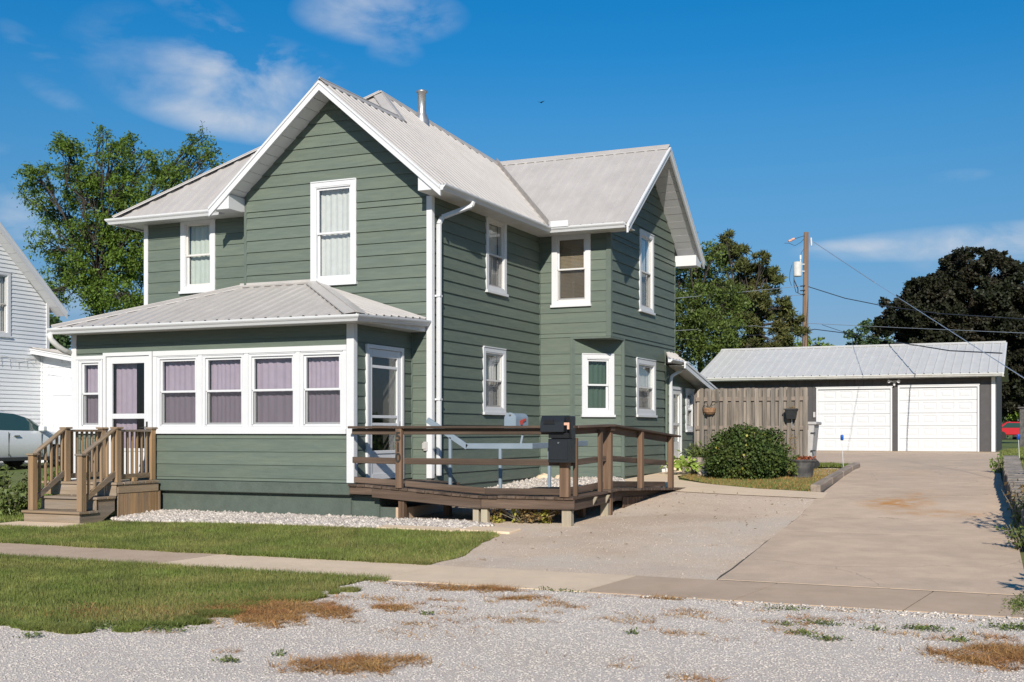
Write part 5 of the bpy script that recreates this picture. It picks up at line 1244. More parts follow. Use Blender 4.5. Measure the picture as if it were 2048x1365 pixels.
# dry brown grass patches on the gravel
PATCH = [(2.2, -9.6, .55, .30, .5, .05), (2.75, -9.35, .35, .30, .7, .05), (3.45, -9.15, .50, .52, .95, .05), (3.15, -9.0, .30, .30, .9, .07), (3.8, -8.85, .20, .16, .7, .04), (5.05, -10.75, .30, .26, .85, .06), (5.3, -10.45, .22, .16, .6, .05), (4.25, -8.52, .22, .15, .8, .05), (4.05, -7.28, .62, .13, .65, .05),
         (4.52, -7.2, .25, .10, .9, .05), (4.98, -7.62, .20, .17, .9, .05), (6.0, -7.17, .28, .05, .8, .05), (8.95, -8.75, .42, .36, 1, .06), (8.75, -8.05, .22, .10, .5, .05), (4.5, -8.0, .2, .07, .6, .04), (4.75, -8.6, .25, .10, .35, .04), (5.0, -9.4, .4, .3, .18, .04), (5.3, -10.9, .2, .1, .4, .04), (8.4, -8.25, .14, .10, .5, .05), (2.0, -9.9, .5, .25, .45, .05), (2.9, -8.7, .2, .3, .4, .05), (3.4, -5.25, .10, .06, .6, .04), (5.55, -3.3, .07, .05, .6, .03)]
for i in range(75):
    t_ = rg.random()
    if t_ < .5: x_, y_ = 3.6+5.3*rg.random(), -7.15-1.3*rg.random()**1.5
    else: x_, y_ = 3.0+5.8*rg.random(), -7.6-3.2*rg.random()
    if inpoly(LAWN2, [x_], [y_])[0]: continue
    q_ = .04+.15*rg.random()**2; PATCH.append((x_, y_, q_*1.5, q_*.8, .15+.35*rg.random(), .04))
Vs = []; Fs = []; k = 0
for i, (cx_, cy_, a, b, d, h) in enumerate(PATCH):
    B = blob(cx_, cy_, a*1.5, b*1.5, 40+i); n = int(17000*a*b*4*d); a *= 1.25; b *= 1.25; 
    V, F = blades(B, n*2, h*.75, rg, .0035, lean=4.5, dens=lambda X, Y: np.clip(1.0-((X-cx_)**2/a**2+(Y-cy_)**2/b**2)**.8+.75*vnoise(X, Y, 9, i)+.4*vnoise(X, Y, 27, i+5), .0, 1)**1.5*d); Vs.append(V); Fs.append(F+k); k += len(V)
stuff('dead_grass', np.concatenate(Vs), np.concatenate(Fs), 'grass_dry', 'mats of dead orange brown grass lying on the gravel')
WEEDS = [(7.54, -8.43, .10, .07), (7.75, -8.58, .13, .08), (7.6, -7.95, .18, .06), (7.35, -8.1, .08, .05), (8.0, -8.05, .08, .05), (8.35, -7.9, .2, .10), (8.95, -7.6, .22, .14), (2.45, -10.75, .10, .06), (4.3, -10.9, .10, .06), (4.5, -10.6, .04, .04), (4.6, -8.72, .06, .05), (5.1, -7.1, .25, .03), (8.6, -8.3, .10, .05), (3.0, -10.1, .35, .12), (2.55, -10.2, .35, .16), (7.2, -7.35, .2, .05), (8.98, -6.4, .12, .5), (6.4, -8.9, .05, .04)]
Vs = []; Fs = []; k = 0
for i, (cx_, cy_, a, b) in enumerate(WEEDS):
    n = int(2600*a*b*4)+22; P = np.stack([rg.normal(cx_, a*.5, n), rg.normal(cy_, b*.5, n), np.zeros(n)], 1); P[:, 2] = gnp(P[:, 1])+.006+.022*rg.random(n)
    V, F = quads_at(P, .026, rg, .9, 0, 2.4); Vs.append(V); Fs.append(F+k); k += len(V)
stuff('gravel_weeds', np.concatenate(Vs), np.concatenate(Fs), 'leaf_weed', 'low green weeds growing through the gravel')

# ------------------------------------------------------------------ stones
def stones(X, Y, s, rng, sq=.65, zf=.15, zadd=0):
    n = len(X); base = np.array([[1, 0, 0], [0, 1, 0], [-1, 0, 0], [0, -1, 0], [0, 0, 1], [0, 0, -1.]], float)
    fc = np.array([[0, 1, 4], [1, 2, 4], [2, 3, 4], [3, 0, 4], [1, 0, 5], [2, 1, 5], [3, 2, 5], [0, 3, 5]])
    V = np.repeat(base[None], n, 0)*(1+.30*rng.normal(size=(n, 6, 1)).clip(-1.2, 1.2)); V[:, :, :2] += .25*rng.normal(size=(n, 6, 2)).clip(-1, 1)
    V[:, :, 2] *= sq; a = rng.uniform(0, 6.283, n); ca, sa = np.cos(a)[:, None], np.sin(a)[:, None]
    s = s[:, None]; x = (V[:, :, 0]*ca-V[:, :, 1]*sa)*s; y = (V[:, :, 0]*sa+V[:, :, 1]*ca)*s*.85; z = V[:, :, 2]*s
    O = np.stack([X[:, None]+x, Y[:, None]+y, (gnp(Y)+zadd)[:, None]+z+s*zf], 2)
    return O.reshape(-1, 3), (fc[None]+np.arange(n)[:, None, None]*6).reshape(-1, 3)
def scatter(poly, n, rng, dens=None):
    xs_ = [p[0] for p in poly]; ys_ = [p[1] for p in poly]; X = rng.uniform(min(xs_), max(xs_), n); Y = rng.uniform(min(ys_), max(ys_), n); k = inpoly(poly, X, Y)
    if dens is not None: k &= rng.random(n) < dens(X, Y)
    return X[k], Y[k]
RB = [(-3.95, -1.86), (-3.85, -3.15), (-3.3, -3.25), (-1.4, -3.02), (.6, -2.98), (.75, -2.75), (1.95, -2.72), (2.15, -2.2), (1.6, -1.95), (.3, -1.9)]
X, Y = scatter(RB, 9500, rg); s = rg.uniform(.022, .052, len(X)); V, F = stones(X, Y, s, rg, .7, .35); stuff('river_stones', V, F, 'river_stone', 'loose pale river stones along the porch foundation')
RB2 = [(.05, .2), (1.45, .0), (1.98, .5), (1.98, 4.1), (1.55, 4.9), (1.3, 5.05), (.75, 4.5), (.05, 4.5)]
X, Y = scatter(RB2, 5200, rg); s = rg.uniform(.022, .05, len(X)); V, F = stones(X, Y, s, rg, .7, .4, .05); stuff('corner_stones', V, F, 'river_stone', 'pale stones filling the inner corner behind the ramp')
VIEW = [(2.8, -12.6), (10.4, -9.2), (10.2, -7.08), (3.1, -7.08), (2.6, -8.5), (1.6, -10.2), (.5, -10.7)]
X, Y = scatter(VIEW, 150000, rg); k = ~inpoly(LAWN2, X, Y); X, Y = X[k], Y[k]; s = .0042+.0095*rg.random(len(X))**2.4; V, F = stones(X, Y, s, rg, .42, .08); stuff('street_stones', V, F, 'grey_stone', 'crushed pale limestone gravel of the street')
X, Y = scatter([(5.9, -7.2), (9.3, -7.35), (9.3, -7.07), (5.9, -7.07)], 420, rg); s = rg.uniform(.010, .022, len(X)); V, F = stones(X, Y, s, rg, .6, .4); stuff('edge_stones', V, F, 'river_stone', 'larger white stones along the sidewalk edge')
X, Y = scatter(LOT, 42000, rg, lambda X, Y: np.clip(.55+.6*vnoise(X, Y, 1.2, 2), .15, 1)); s = .004+.009*rg.random(len(X))**2.4; V, F = stones(X, Y, s, rg, .5, .1); stuff('lot_stones', V, F, 'tan_stone', 'fine tan gravel of the parking area')
# litter of twigs and dead leaves along the lot
X, Y = scatter(LOT, 420, rg, lambda X, Y: np.where(Y > -.6, .8, .22)); P = np.stack([X, Y, gnp(Y)+.012], 1); V, F = quads_at(P, .055, rg, 3, 0, 3.2); stuff('leaf_litter', V, F, 'leaf_dead', 'scattered dead leaves and twigs on the gravel lot')
# dead shrub beneath the ramp
db = thing('dried_shrub', 'yellow brown withering shrub growing out from under the ramp', 'shrub', (2.4, -1.75, g(-1.8))); parts = []
for i in range(22):
    c = (1.98+.98*rg.random(), -1.88+.2*rg.random(), g(-1.8)+.05+.20*rg.random()); v, f = leaves(48, c, (.12, .10, .09), .055, rg, .2, .2, .4, 1.8); parts.append((v, f, 0 if rg.random() < .72 else 1))
V, F, M = merge(parts); np_mesh('foliage', V, F, ['leaf_dead', 'leaf_yellow'], db, mi=M)
mb = MB()
for i in range(16): a = rg.random(); mb.tube([(2.4, -1.75, g(-1.8)), (1.9+1.1*a, -1.9, g(-1.8)+.12+.14*rg.random())], .004, 4)
mb.build('stem', 'twig', db)

# ------------------------------------------------------------------ plants
def herb(name, c, r, h, n, m, label, cat='plant', s=.06, seed=0, group=None, stems=10, asp=2.0):
    r0 = np.random.default_rng(seed); t = thing(name, label, cat, (c[0], c[1], g(c[1])), group); parts = []; mb = MB(); z0 = g(c[1])+(c[2] if len(c) > 2 else 0)
    for i in range(stems):
        a = r0.random()*6.28; q = r*r0.random()**.6; tip = np.array([c[0]+math.cos(a)*q, c[1]+math.sin(a)*q, z0+h*(.55+.45*r0.random())]); b = np.array([c[0]+math.cos(a)*q*.4, c[1]+math.sin(a)*q*.4, z0-.02])
        mb.tube([tuple(b), tuple(b+(tip-b)*.55+np.array([0, 0, .02])), tuple(tip)], [.006, .005, .002], 4)
        k = n//stems; tt = .25+.75*r0.random(k)[:, None]; P = b+(tip-b)*tt+r0.normal(size=(k, 3))*.035; v, f = quads_at(P, s, r0, .7, .35, asp); parts.append((v, f, 0))
    mb.build('stem', 'twig', t); V, F, M = merge(parts); np_mesh('foliage', V, F, [m], t); return t
for i, (x, y, r, h, l) in enumerate([(-6.4, -1.6, .45, .75, 'tall leafy green plant tight against the left of the steps'), (-7.3, -2.0, .55, .65, 'bushy green plant second left of the steps'), (-8.3, -1.7, .6, .7, 'bushy green plant third left of the steps'), (-6.0, -3.0, .35, .38, 'low bluish green plant beside the bottom step'), (-6.9, -3.0, .4, .4, 'low green plant at the left picture edge near the path'), (-9.4, -1.2, .6, .7, 'bushy green plant farthest left by the car')]):
    herb('garden_plant', (x, y), r, h, 900, 'leaf_weed' if i != 0 else 'leaf_bright', l, s=.085, seed=20+i, group='plants left of the steps', stems=26)
for i, (x, y, z, r, h, n, m, l, s) in enumerate([(8.98, -.9, 0, .25, .45, 420, 'leaf_weed', 'green weed clump at the near end of the block wall', .05), (8.30, 9.4, 0, .16, .35, 120, 'leaf_bright', 'bright yellow green sapling at the far end of the block wall', .08), (9.0, -2.6, 0, .25, .3, 380, 'leaf_weed', 'low green weeds in front of the block wall', .05), (9.55, 2.9, .15, .42, 1.3, 420, 'leaf_deciduous', 'tall weed behind the wall casting a shadow across the drive', .10), (9.75, 1.2, .15, .38, 1.15, 360, 'leaf_deciduous', 'second tall weed behind the wall, out at the right edge', .10), (9.55, -2.8, .1, .35, .9, 320, 'leaf_deciduous', 'tall weed behind the near end of the wall', .09)]):
    herb('wall_weed', (x, y, z), r, h, n, m, l, s=s, seed=60+i, group='weeds along the block wall', stems=14)
for x, y, h_, r_, l in ((9.75, -3.75, 2.7, .45, 'tall leafy sapling standing outside the right picture edge, nearest the sidewalk'), (9.65, -2.3, 2.1, .4, 'tall leafy weed outside the right picture edge beside the wall end'), (9.6, -6.3, 1.15, .35, 'knee high bushy weed outside the right picture edge by the sidewalk')):
    herb('tall_weed', (x, y), r_, h_, 420, 'leaf_deciduous', l, s=.11, seed=int(90+h_*10), group='tall weeds right of the driveway', stems=11)
herb('dry_twig_plant', (8.95, .0, .1), .34, .55, 240, 'leaf_dead', 'dry reddish twiggy plant hanging over the block wall', s=.06, seed=70, stems=26)
sh = thing('edge_shrub', 'dense green shrub at the right picture edge behind the wall', 'shrub', (9.7, 15.5, g(15)))
V, F, M = merge([leaves(5200, (9.75, 15.5, g(15)+.65), (.85, .8, .75), .10, rg, .55, .4, 0, 1.4)+(0,)]); np_mesh('foliage', V, F, ['leaf_bush'], sh)
mb = MB(); mb.tube([(9.75, 15.5, .5), (9.7, 15.4, 1.3)], [.04, .02], 6); mb.build('stem', 'bark', sh)
# ------------------------------------------------------------------ garage
ga = thing('garage', 'long dark grey two door garage with a pale ribbed metal roof', 'garage', (3, 30, g(28)))
GYF = 28.0; gx0, gx1 = -2.72, 7.62; gz = 3.40
FG = Fr(0, GYF, 1, 0, 0, -1)
doors = [(1.43, 4.13, .655, 2.99), (4.37, 7.07, .655, 3.03)]
D1 = [(1.47, 4.07, .655, 2.94), (4.39, 7.03, .655, 2.97)]
gw = wall_core(FG, 'wall', .5, gz, lambda z: gx0, lambda z: gx1, [(a, b, c, d) for a, b, c, d in D1], ga, 'garage_wall')
mb = MB(); mb.box(gx1-.1, GYF, .5, gx1, GYF+7.3, gz); mb.box(gx0, GYF, .5, gx0+.1, GYF+7.3, gz); mb.box(gx0, GYF+7.2, .5, gx1, GYF+7.3, gz)
for xx in (gx0, gx1-.1): mb.prism([(xx, GYF, gz), (xx, GYF+7.3, gz), (xx, GYF+3.65, 4.66)], (.1, 0, 0))
mb.build('wall', 'garage_wall', ga)
x = gx0
while x < gx1-.15:
    w = .28; segs = []
    for a, b, c, d in D1:
        pass
    mb = MB(); x2 = min(x+w, gx1-.14); done = False
    for a, b, c, d in [(p[0]-.07, p[1]+.07, p[2], p[3]+.07) for p in D1]:
        if x2 > a+.01 and x < b-.01:
            FG.box(mb, x, x2, d, gz-.02, .001, .024)
            if x < a-.02: FG.box(mb, x, a-.002, .66, d-.001, .001, .014)
            if x2 > b+.02: FG.box(mb, b+.002, x2, .66, d-.001, .001, .014)
            done = True; break
    if not done: FG.box(mb, x, x2, .66, gz-.02, .001, .014)
    pass
    mb.build('wall_board', 'garage_wall', gw); x += w+.028
mb = MB(); FG.box(mb, gx1-.13, gx1+.02, .66, gz-.01, .002, .03); mb.box(gx1+.001, GYF-.03, .66, gx1+.022, GYF+.1, gz-.01); mb.build('corner_trim', 'white_trim', ga)
for k, (a, b, c, d) in enumerate(D1):
    mb = MB(); t = .06
    FG.box(mb, a-t, a, c, d+t, .001, .045); FG.box(mb, b, b+t, c, d+t, .001, .045); FG.box(mb, a, b, d, d+t, .001, .045); FG.box(mb, a-t-.02, b+t+.02, d+t, d+t+.03, .001, .06)
    gd = mb.build('garage_door', 'white_trim', ga, label='left white sectional garage door' if k == 0 else 'right white sectional garage door')
    H = (d-c)/5
    for i in range(5):
        z0 = c+i*H; mb = MB(); zt_, zb_ = z0+H-.005, z0+.005; W4 = (b-a-.24)/4
        FG.box(mb, a, b, zb_, zt_, -.07, -.05)
        s0, s1 = z0+.08, z0+H-.08
        FG.box(mb, a, b, zb_, s0, -.05, -.02); FG.box(mb, a, b, s1, zt_, -.05, -.02)
        us = [a]+[a+.12+j*W4+.06 for j in range(4)]; ve = [a+.12+j*W4+W4-.06 for j in range(4)]
        for e0, e1 in zip([a]+ve, us[1:]+[b]): FG.box(mb, e0, e1, s0, s1, -.05, -.02)
        for j in range(4):
            u = a+.12+j*W4+.06; v = u+W4-.12
            P = lambda a_, b_, c_: FG.p(a_, b_, c_)
            for (i0, n0, i1, n1) in ((0, -.0195, .02, -.029), (.02, -.029, .05, -.029), (.05, -.029, .10, -.019)):
                o4 = [P(u+i0, s0+i0, n0), P(v-i0, s0+i0, n0), P(v-i0, s1-i0, n0), P(u+i0, s1-i0, n0)]; i4 = [P(u+i1, s0+i1, n1), P(v-i1, s0+i1, n1), P(v-i1, s1-i1, n1), P(u+i1, s1-i1, n1)]
                mb.add(o4+i4, [(0, 1, 5, 4), (1, 2, 6, 5), (2, 3, 7, 6), (3, 0, 4, 7)])
            mb.add([P(u+.10, s0+.10, -.019), P(v-.10, s0+.10, -.019), P(v-.10, s1-.10, -.019), P(u+.10, s1-.10, -.019)], [(0, 1, 2, 3)])
        mb.build('door_section', 'door_white', gd)
mb = MB(); FG.box(mb, gx0, gx1, .4, .655, -.05, .04); mb.build('foundation', 'concrete_dark', ga)
roof(ga, [(gx0-.4, GYF-.45, gz+.03), (gx1+.24, GYF-.45, gz+.03), (gx1+.24, GYF+3.65, 4.765), (gx0-.4, GYF+3.65, 4.765)], 'garage_roof', rib=.305, per=3, rh=.028, rw=.03, panel='roof_panel')
roof(ga, [(gx1+.24, GYF+7.75, gz+.03), (gx0-.4, GYF+7.75, gz+.03), (gx0-.4, GYF+3.65, 4.765), (gx1+.24, GYF+3.65, 4.765)], 'garage_roof', rib=.305, per=9, rh=.028)
cap(ga, (gx0-.4, GYF+3.65, 4.765), (gx1+.25, GYF+3.65, 4.765), (0, -1, -.325), (0, 1, -.325), 'garage_roof', w=.15)
mb = MB(); mb.box(gx0-.4, GYF-.47, gz-.11, gx1+.25, GYF-.45, gz+.028); mb.box(gx0-.4, GYF-.449, gz-.10, gx1+.3, GYF-.0, gz-.085); mb.build('fascia', 'white_dirty', ga)
rake(ga, (gx1+.24, GYF-.45, gz+.03), (gx1+.24, GYF+3.65, 4.765), (1, 0, 0), w=.13)
gutter(ga, [(gx0-.4, GYF-.47, gz+.02), (gx1+.25, GYF-.47, gz+.02)], [(0, -1, 0)], m='white_dirty', h=.10)
fl = thing('flood_light', 'white twin head flood light on the garage wall between the doors', 'lamp', (4.23, 27.9, 3.2))
mb = MB(); FG.box(mb, 4.16, 4.26, 3.13, 3.23, .015, .05); mb.build('base', 'white_trim', fl)
for sx in (-1, 1): mb = MB(); mb.tube([(4.21+sx*.04, 27.93, 3.19), (4.21+sx*.13, 27.82, 3.20), (4.21+sx*.17, 27.74, 3.19)], [.025, .035, .06], 10); mb.build('lamp_head', 'white_trim', fl)
mb = MB(); mb.lathe((4.21, 27.88, 3.02), [(.0, 0), (.035, .02), (.04, .08), (.0, .11)], 10); mb.build('sensor', 'white_trim', fl)
kb = MB(); kb.box(1.30, 27.93, 1.9, 1.38, 27.985, 2.1); kbo = kb.build('keypad', 'bin_plastic', ga)

# ------------------------------------------------------------------ white neighbouring house
nb_ = thing('white_house', 'white vinyl sided house with gable and low front addition at the left edge', 'house', (-20, 6, g(6)))
NX = -17.1; FN = Fr(NX, 0, 0, 1, 1, 0); rise = .905
rt = lambda y: 4.84+rise*(8.93-y)
Ln = lambda z: .9 if z < rt(8.599)-.12 else max(.9, .9+(z-5.0)/rise)
Rn = lambda z: 8.6 if z <= rt(8.6)-.1 else 8.6-(z-(rt(8.6)-.1))/rise
wn = (6.10, 7.236, 4.003, 5.813)
topz = 8.2
wln = wall_core(FN, 'wall', .2, topz, Ln, Rn, [hole(*wn)], nb_, 'neighbor_siding')
mb = MB(); z = .5
while z < topz:
    zt = min(z+.113, topz); zm_ = (z+zt)/2
    for a, b, c, d in runs(z, zt, Ln, lambda q: Rn(q)-.06, [wn] if wn[2] < zm_ < wn[3] else []): FN.quadbox(mb, z, zt, a, b, c, d, .022, .003, back=.001)
    z += .113
so_ = mb.build('siding', 'neighbor_siding', wln)
window(FN, *wn, nb_, curtain='lace_curtain', low_screen=False, sash_m='storm_sash')
mb = MB(); mb.box(NX-.001, 8.53, .4, NX+.04, 8.63, 5.1); mb.build('corner_board', 'white_trim', nb_)
mb = MB(); mb.box(-24, 8.5, .2, NX-.1, 8.6, 5.0); mb.build('wall', 'neighbor_siding', nb_)
a_ = (NX+.40, 8.93, 4.84); b_ = (NX+.40, 4.9, 4.84+rise*4.03)
rake(nb_, a_, b_, (1, 0, 0), w=.19); slope_soffit(nb_, (a_[0], a_[1], a_[2]-.12), (b_[0], b_[1], b_[2]-.12), (NX+.001, b_[1], b_[2]-.12), (NX+.001, a_[1], a_[2]-.12), 16, gap=.01)
roof(nb_, [(NX+.42, 8.93, 4.86), (-26, 8.93, 4.86), (-26, 4.9, 4.86+rise*4.03), (NX+.42, 4.9, 4.86+rise*4.03)], per=8)
roof(nb_, [(-26, .87, 4.86), (NX+.42, .87, 4.86), (NX+.42, 4.9, 4.86+rise*4.03), (-26, 4.9, 4.86+rise*4.03)], per=8)
# addition facing the street
FA = Fr(0, 8.355, 1, 0, 0, -1); sl_ = lambda x: 3.76-.165*(x+17.465)
Ra = lambda z: -13.2
mb = MB(); mb.prism([(-17.1, 8.355, .2), (-13.2, 8.355, .2), (-13.2, 8.355, sl_(-13.2)-.12), (-17.1, 8.355, sl_(-17.1)-.12)], (0, .1, 0)); mb.box(-13.3, 8.456, .2, -13.2, 12.5, 2.7); wa = mb.build('wall', 'neighbor_siding', nb_)
mb = MB(); z = .5
while z < 3.5:
    zt = z+.113; xr = min(-13.21, -17.465+(3.76-.13-zt)/.165)
    if xr > -17.0:
        ds = [(-16.72, -15.55)] if z < 2.5 else []
        l = -17.03
        for a, b in ds+[(99, 99)]:
            r = min(a, xr)
            if r > l: FA.quadbox(mb, z, zt, l, r, l, r, .02, .003, back=.001)
            l = b
            if l > xr: break
    z += .113
mb.build('siding', 'neighbor_siding', wa)
mb = MB(); FA.box(mb, -17.10, -17.02, .4, sl_(-17.1)-.12, .001, .035); mb.build('corner_board', 'white_trim', nb_)
mb = MB(); FA.box(mb, -16.72, -16.62, .45, 2.50, .001, .03); FA.box(mb, -15.65, -15.55, .45, 2.50, .001, .03); FA.box(mb, -16.62, -15.65, 2.40, 2.50, .001, .03); FA.box(mb, -16.62, -15.65, .45, 2.40, .001, .012); mb.build('side_door', 'white_trim', nb_)
mb = MB(); mb.prism([(-17.5, 7.95, sl_(-17.5)-.11), (-12.8, 7.95, sl_(-12.8)-.11), (-12.8, 7.95, sl_(-12.8)+.02), (-17.5, 7.95, sl_(-17.5)+.02)], (0, .03, 0)); mb.prism([(-17.5, 7.93, sl_(-17.5)-.0), (-12.8, 7.93, sl_(-12.8)-.0), (-12.8, 7.93, sl_(-12.8)+.05), (-17.5, 7.93, sl_(-17.5)+.05)], (0, .02, 0)); mb.build('rake_board', 'white_trim', nb_)
mb = MB(); mb.prism([(-17.5, 7.98, sl_(-17.5)-.10), (-12.8, 7.98, sl_(-12.8)-.10), (-12.8, 12.5, sl_(-12.8)-.10), (-17.5, 12.5, sl_(-17.5)-.10)], (0, 0, .012)); mb.build('soffit', 'white_dirty', nb_)
roof(nb_, [(-12.8, 12.5, sl_(-12.8)+.06), (-12.8, 7.93, sl_(-12.8)+.06), (-17.09, 7.93, sl_(-17.09)+.06), (-17.09, 12.5, sl_(-17.09)+.06)], per=6)
# icicle light string
ls = thing('light_string', 'string of small icicle lights hanging along the white house eaves', 'lights', (-17, 8, 3.3)); mb = MB(); prev = None
for i in range(40):
    y = 2.5+i*.15; z = 3.42+.05*math.sin(i*.9); p = (NX+.05, y, z)
    if prev: mb.tube([prev, p], .006, 4)
    if i % 2: mb.tube([p, (NX+.05, y+.02, z-.12-.14*random.random())], .005, 4)
    prev = p
for i in range(14):
    x = -17.05+i*.14; z = 3.36-.10*math.sin(i/13*3.14)-.012*i; p = (x, 7.9, z)
    if i: mb.tube([prev, p], .006, 4)
    prev = p
    if i % 2: mb.tube([p, (x, 7.9, z-.12)], .005, 4)
mb.build('cable', 'bin_plastic', ls)

# ------------------------------------------------------------------ parked crossover car (side towards us, nose away)
car = thing('parked_car', 'silver blue crossover car parked beside the white house', 'car', (-15.5, 5.2, g(4.6)))
def V3(x, y, z): return (x, y, z)
cx0, half, gy_, CY = -15.5, .92, g(4.6)+.03, 2.85
def prof_section(y):   # y along length: 0 rear .. 4.7 nose ; returns list of (half width, z)
    hood = np.interp(y, [0, .12, .5, 1.0, 1.4, 1.9, 2.6, 3.15, 3.45, 4.3, 4.62, 4.7], [.85, 1.0, 1.06, 1.03, 1.0, .98, .97, .965, .95, .84, .66, .52])
    roofz = np.interp(y, [0, .18, .55, 1.1, 1.9, 2.4, 2.9, 3.5, 4.7], [.86, 1.02, 1.34, 1.46, 1.49, 1.46, 1.33, .98, .52])
    wd = np.interp(y, [0, .25, .8, 3.8, 4.4, 4.7], [.72, .86, .92, .92, .84, .60]); gh = np.interp(y, [0, .6, 2.6, 3.5, 4.7], [.60, .70, .70, .74, .5])
    bot = np.interp(y, [0, .3, 4.4, 4.7], [.34, .22, .22, .32])
    return hood, max(roofz, hood), wd, gh, bot
N_ = 40; rowsV = []
for i in range(N_+1):
    y = 4.7*i/N_; b, r, w, gh, bt = prof_section(y)
    top = r > b+.03
    sec = [(w*.90, bt), (w, bt+.18), (w*1.0, (bt+b)/2+.04), (w*.985, b-.10), (w*.93, b)]
    if top: sec += [(w*.93-.03+(gh-w*.93+.03)*.5, b+(r-b)*.5), (gh, r-.06), (gh*.7, r), (0, r+.01)]
    else: sec += [(w*.85, b+.004), (w*.7, b+.012), (w*.4, b+.02), (0, b+.026)]
    rowsV.append([(cx0+h*1.0, CY+y, gy_+z) for h, z in sec] + [(cx0-h, CY+y, gy_+z) for h, z in sec[-2::-1]])
def yin(y, a, b): return a <= y <= b
vs = [p for r_ in rowsV for p in r_]; n = len(rowsV[0]); bf = []; gf = []
for i in range(N_):
    y = 4.7*(i+.5)/N_; b, r, w, gh, bt = prof_section(y)
    for j in range(n-1):
        side = j if j < n//2 else n-2-j
        q = (i*n+j, (i+1)*n+j, (i+1)*n+j+1, i*n+j+1)
        glass = False
        if r > b+.10 and side in (4, 5): glass = yin(y, .75, 3.2) and not yin(y, 1.95, 2.05) and not yin(y, .98, 1.06)
        if side >= 4 and (yin(y, 2.75, 3.4) or yin(y, .1, .5)) and r > b+.05 and side >= 6: glass = True
        if side in (0, 1, 2) and (math.hypot(y-.92, 0) < .36 or math.hypot(y-3.78, 0) < .36) and side in (0, 1): continue
        (gf if glass else bf).append(q)
mb = MB(); mb.add(vs, bf); mb.add([rowsV[0][k] for k in range(n)], [tuple(range(n))]); mb.add([rowsV[-1][k] for k in range(n)], [tuple(range(n-1, -1, -1))]); body = mb.build('body', 'car_paint', car, smooth=True)
ids = sorted({i for q in gf for i in q}); im_ = {a_: b_ for b_, a_ in enumerate(ids)}; mb = MB(); mb.add([vs[i] for i in ids], [tuple(im_[i] for i in q) for q in gf]); mb.build('window_glass', 'car_glass', car, smooth=True)
mb = MB(); mb.box(cx0-.80, CY+.3, gy_+.24, cx0+.80, CY+4.4, gy_+.55); mb.build('underbody', 'dark_plastic', car)
for sx in (-1, 1):
    for yy in (CY+.92, CY+3.78):
        x = cx0+sx*.82; mb = MB(); mb.tube([(x-sx*.12, yy, gy_+.34), (x+sx*.09, yy, gy_+.34)], .34, 28); wh = mb.build('wheel', 'rubber', car, smooth=False)
        mb = MB(); mb.tube([(x+sx*.06, yy, gy_+.34), (x+sx*.10, yy, gy_+.34)], .21, 20); mb.build('rim', 'chrome', wh)
    mb = MB(); mb.box(cx0+sx*.88, CY+.4, gy_+.21, cx0+sx*.925, CY+4.3, gy_+.30); mb.build('sill', 'dark_plastic', car)
    for yd in (CY+1.2, CY+2.25): mb = MB(); mb.box(cx0+sx*.915, yd-.09, gy_+.83, cx0+sx*.955, yd+.09, gy_+.86); mb.build('door_handle', 'chrome', car, bevel=.004)
    mb = MB(); mb.box(cx0+sx*.87, CY+3.0, gy_+.96, cx0+sx*1.06, CY+3.14, gy_+1.09); mb.build('mirror', 'car_paint', car, bevel=.02)
    mb = MB(); mb.box(cx0+sx*.6, CY+4.52, gy_+.62, cx0+sx*.86, CY+4.62, gy_+.76); mb.build('headlight', 'light_lens', car, bevel=.02)
    mb = MB()
    for yd in (CY+2.0, CY+3.08): mb.box(cx0+sx*.912, yd, gy_+.32, cx0+sx*.926, yd+.008, gy_+.94)
    mb.build('door_gap', 'black_recess', car)

# ------------------------------------------------------------------ trees
CW = np.array([9.1374, -17.1647, 1.40]); cc, ss = math.cos(YAW), math.sin(YAW)
def at(px, py, D): a = (px-1024)/2370; b = (862-py)/2370; return CW+D*np.array([a*cc-ss, a*ss+cc, b])
def limb(mb, a, b, r0, r1, rng, seg=5, wob=.06):
    a = np.array(a, float); b = np.array(b, float); L_ = np.linalg.norm(b-a); pts = []
    for i in range(seg+1):
        t = i/seg; p = a+(b-a)*t; 
        if 0 < i < seg: p = p+rng.normal(size=3)*L_*wob*.5; p[2] += L_*wob*math.sin(math.pi*t)
        pts.append(tuple(p))
    mb.tube(pts, [r0+(r1-r0)*i/seg for i in range(seg+1)], 6)
    return pts
def fronds(C, n, L_, s, rng, droop=.6, per=6):
    """compound leaves: leaflets set along a drooping stalk, spread round the centres C (m,3) with radii"""
    P = []
    d = rng.normal(size=(n, 3)); d[:, 2] = d[:, 2]*.5; d /= np.linalg.norm(d, axis=1)[:, None]
    for k in range(per):
        t = (k+.5)/per; q = C + d*L_*t; q = q.copy(); q[:, 2] -= droop*L_*t*t; P.append(q + rng.normal(size=(n, 3))*s*.35)
    P = np.concatenate(P); return quads_at(P, s, rng, .35, .8, 2.2, np.tile(d, (per, 1)), .3)
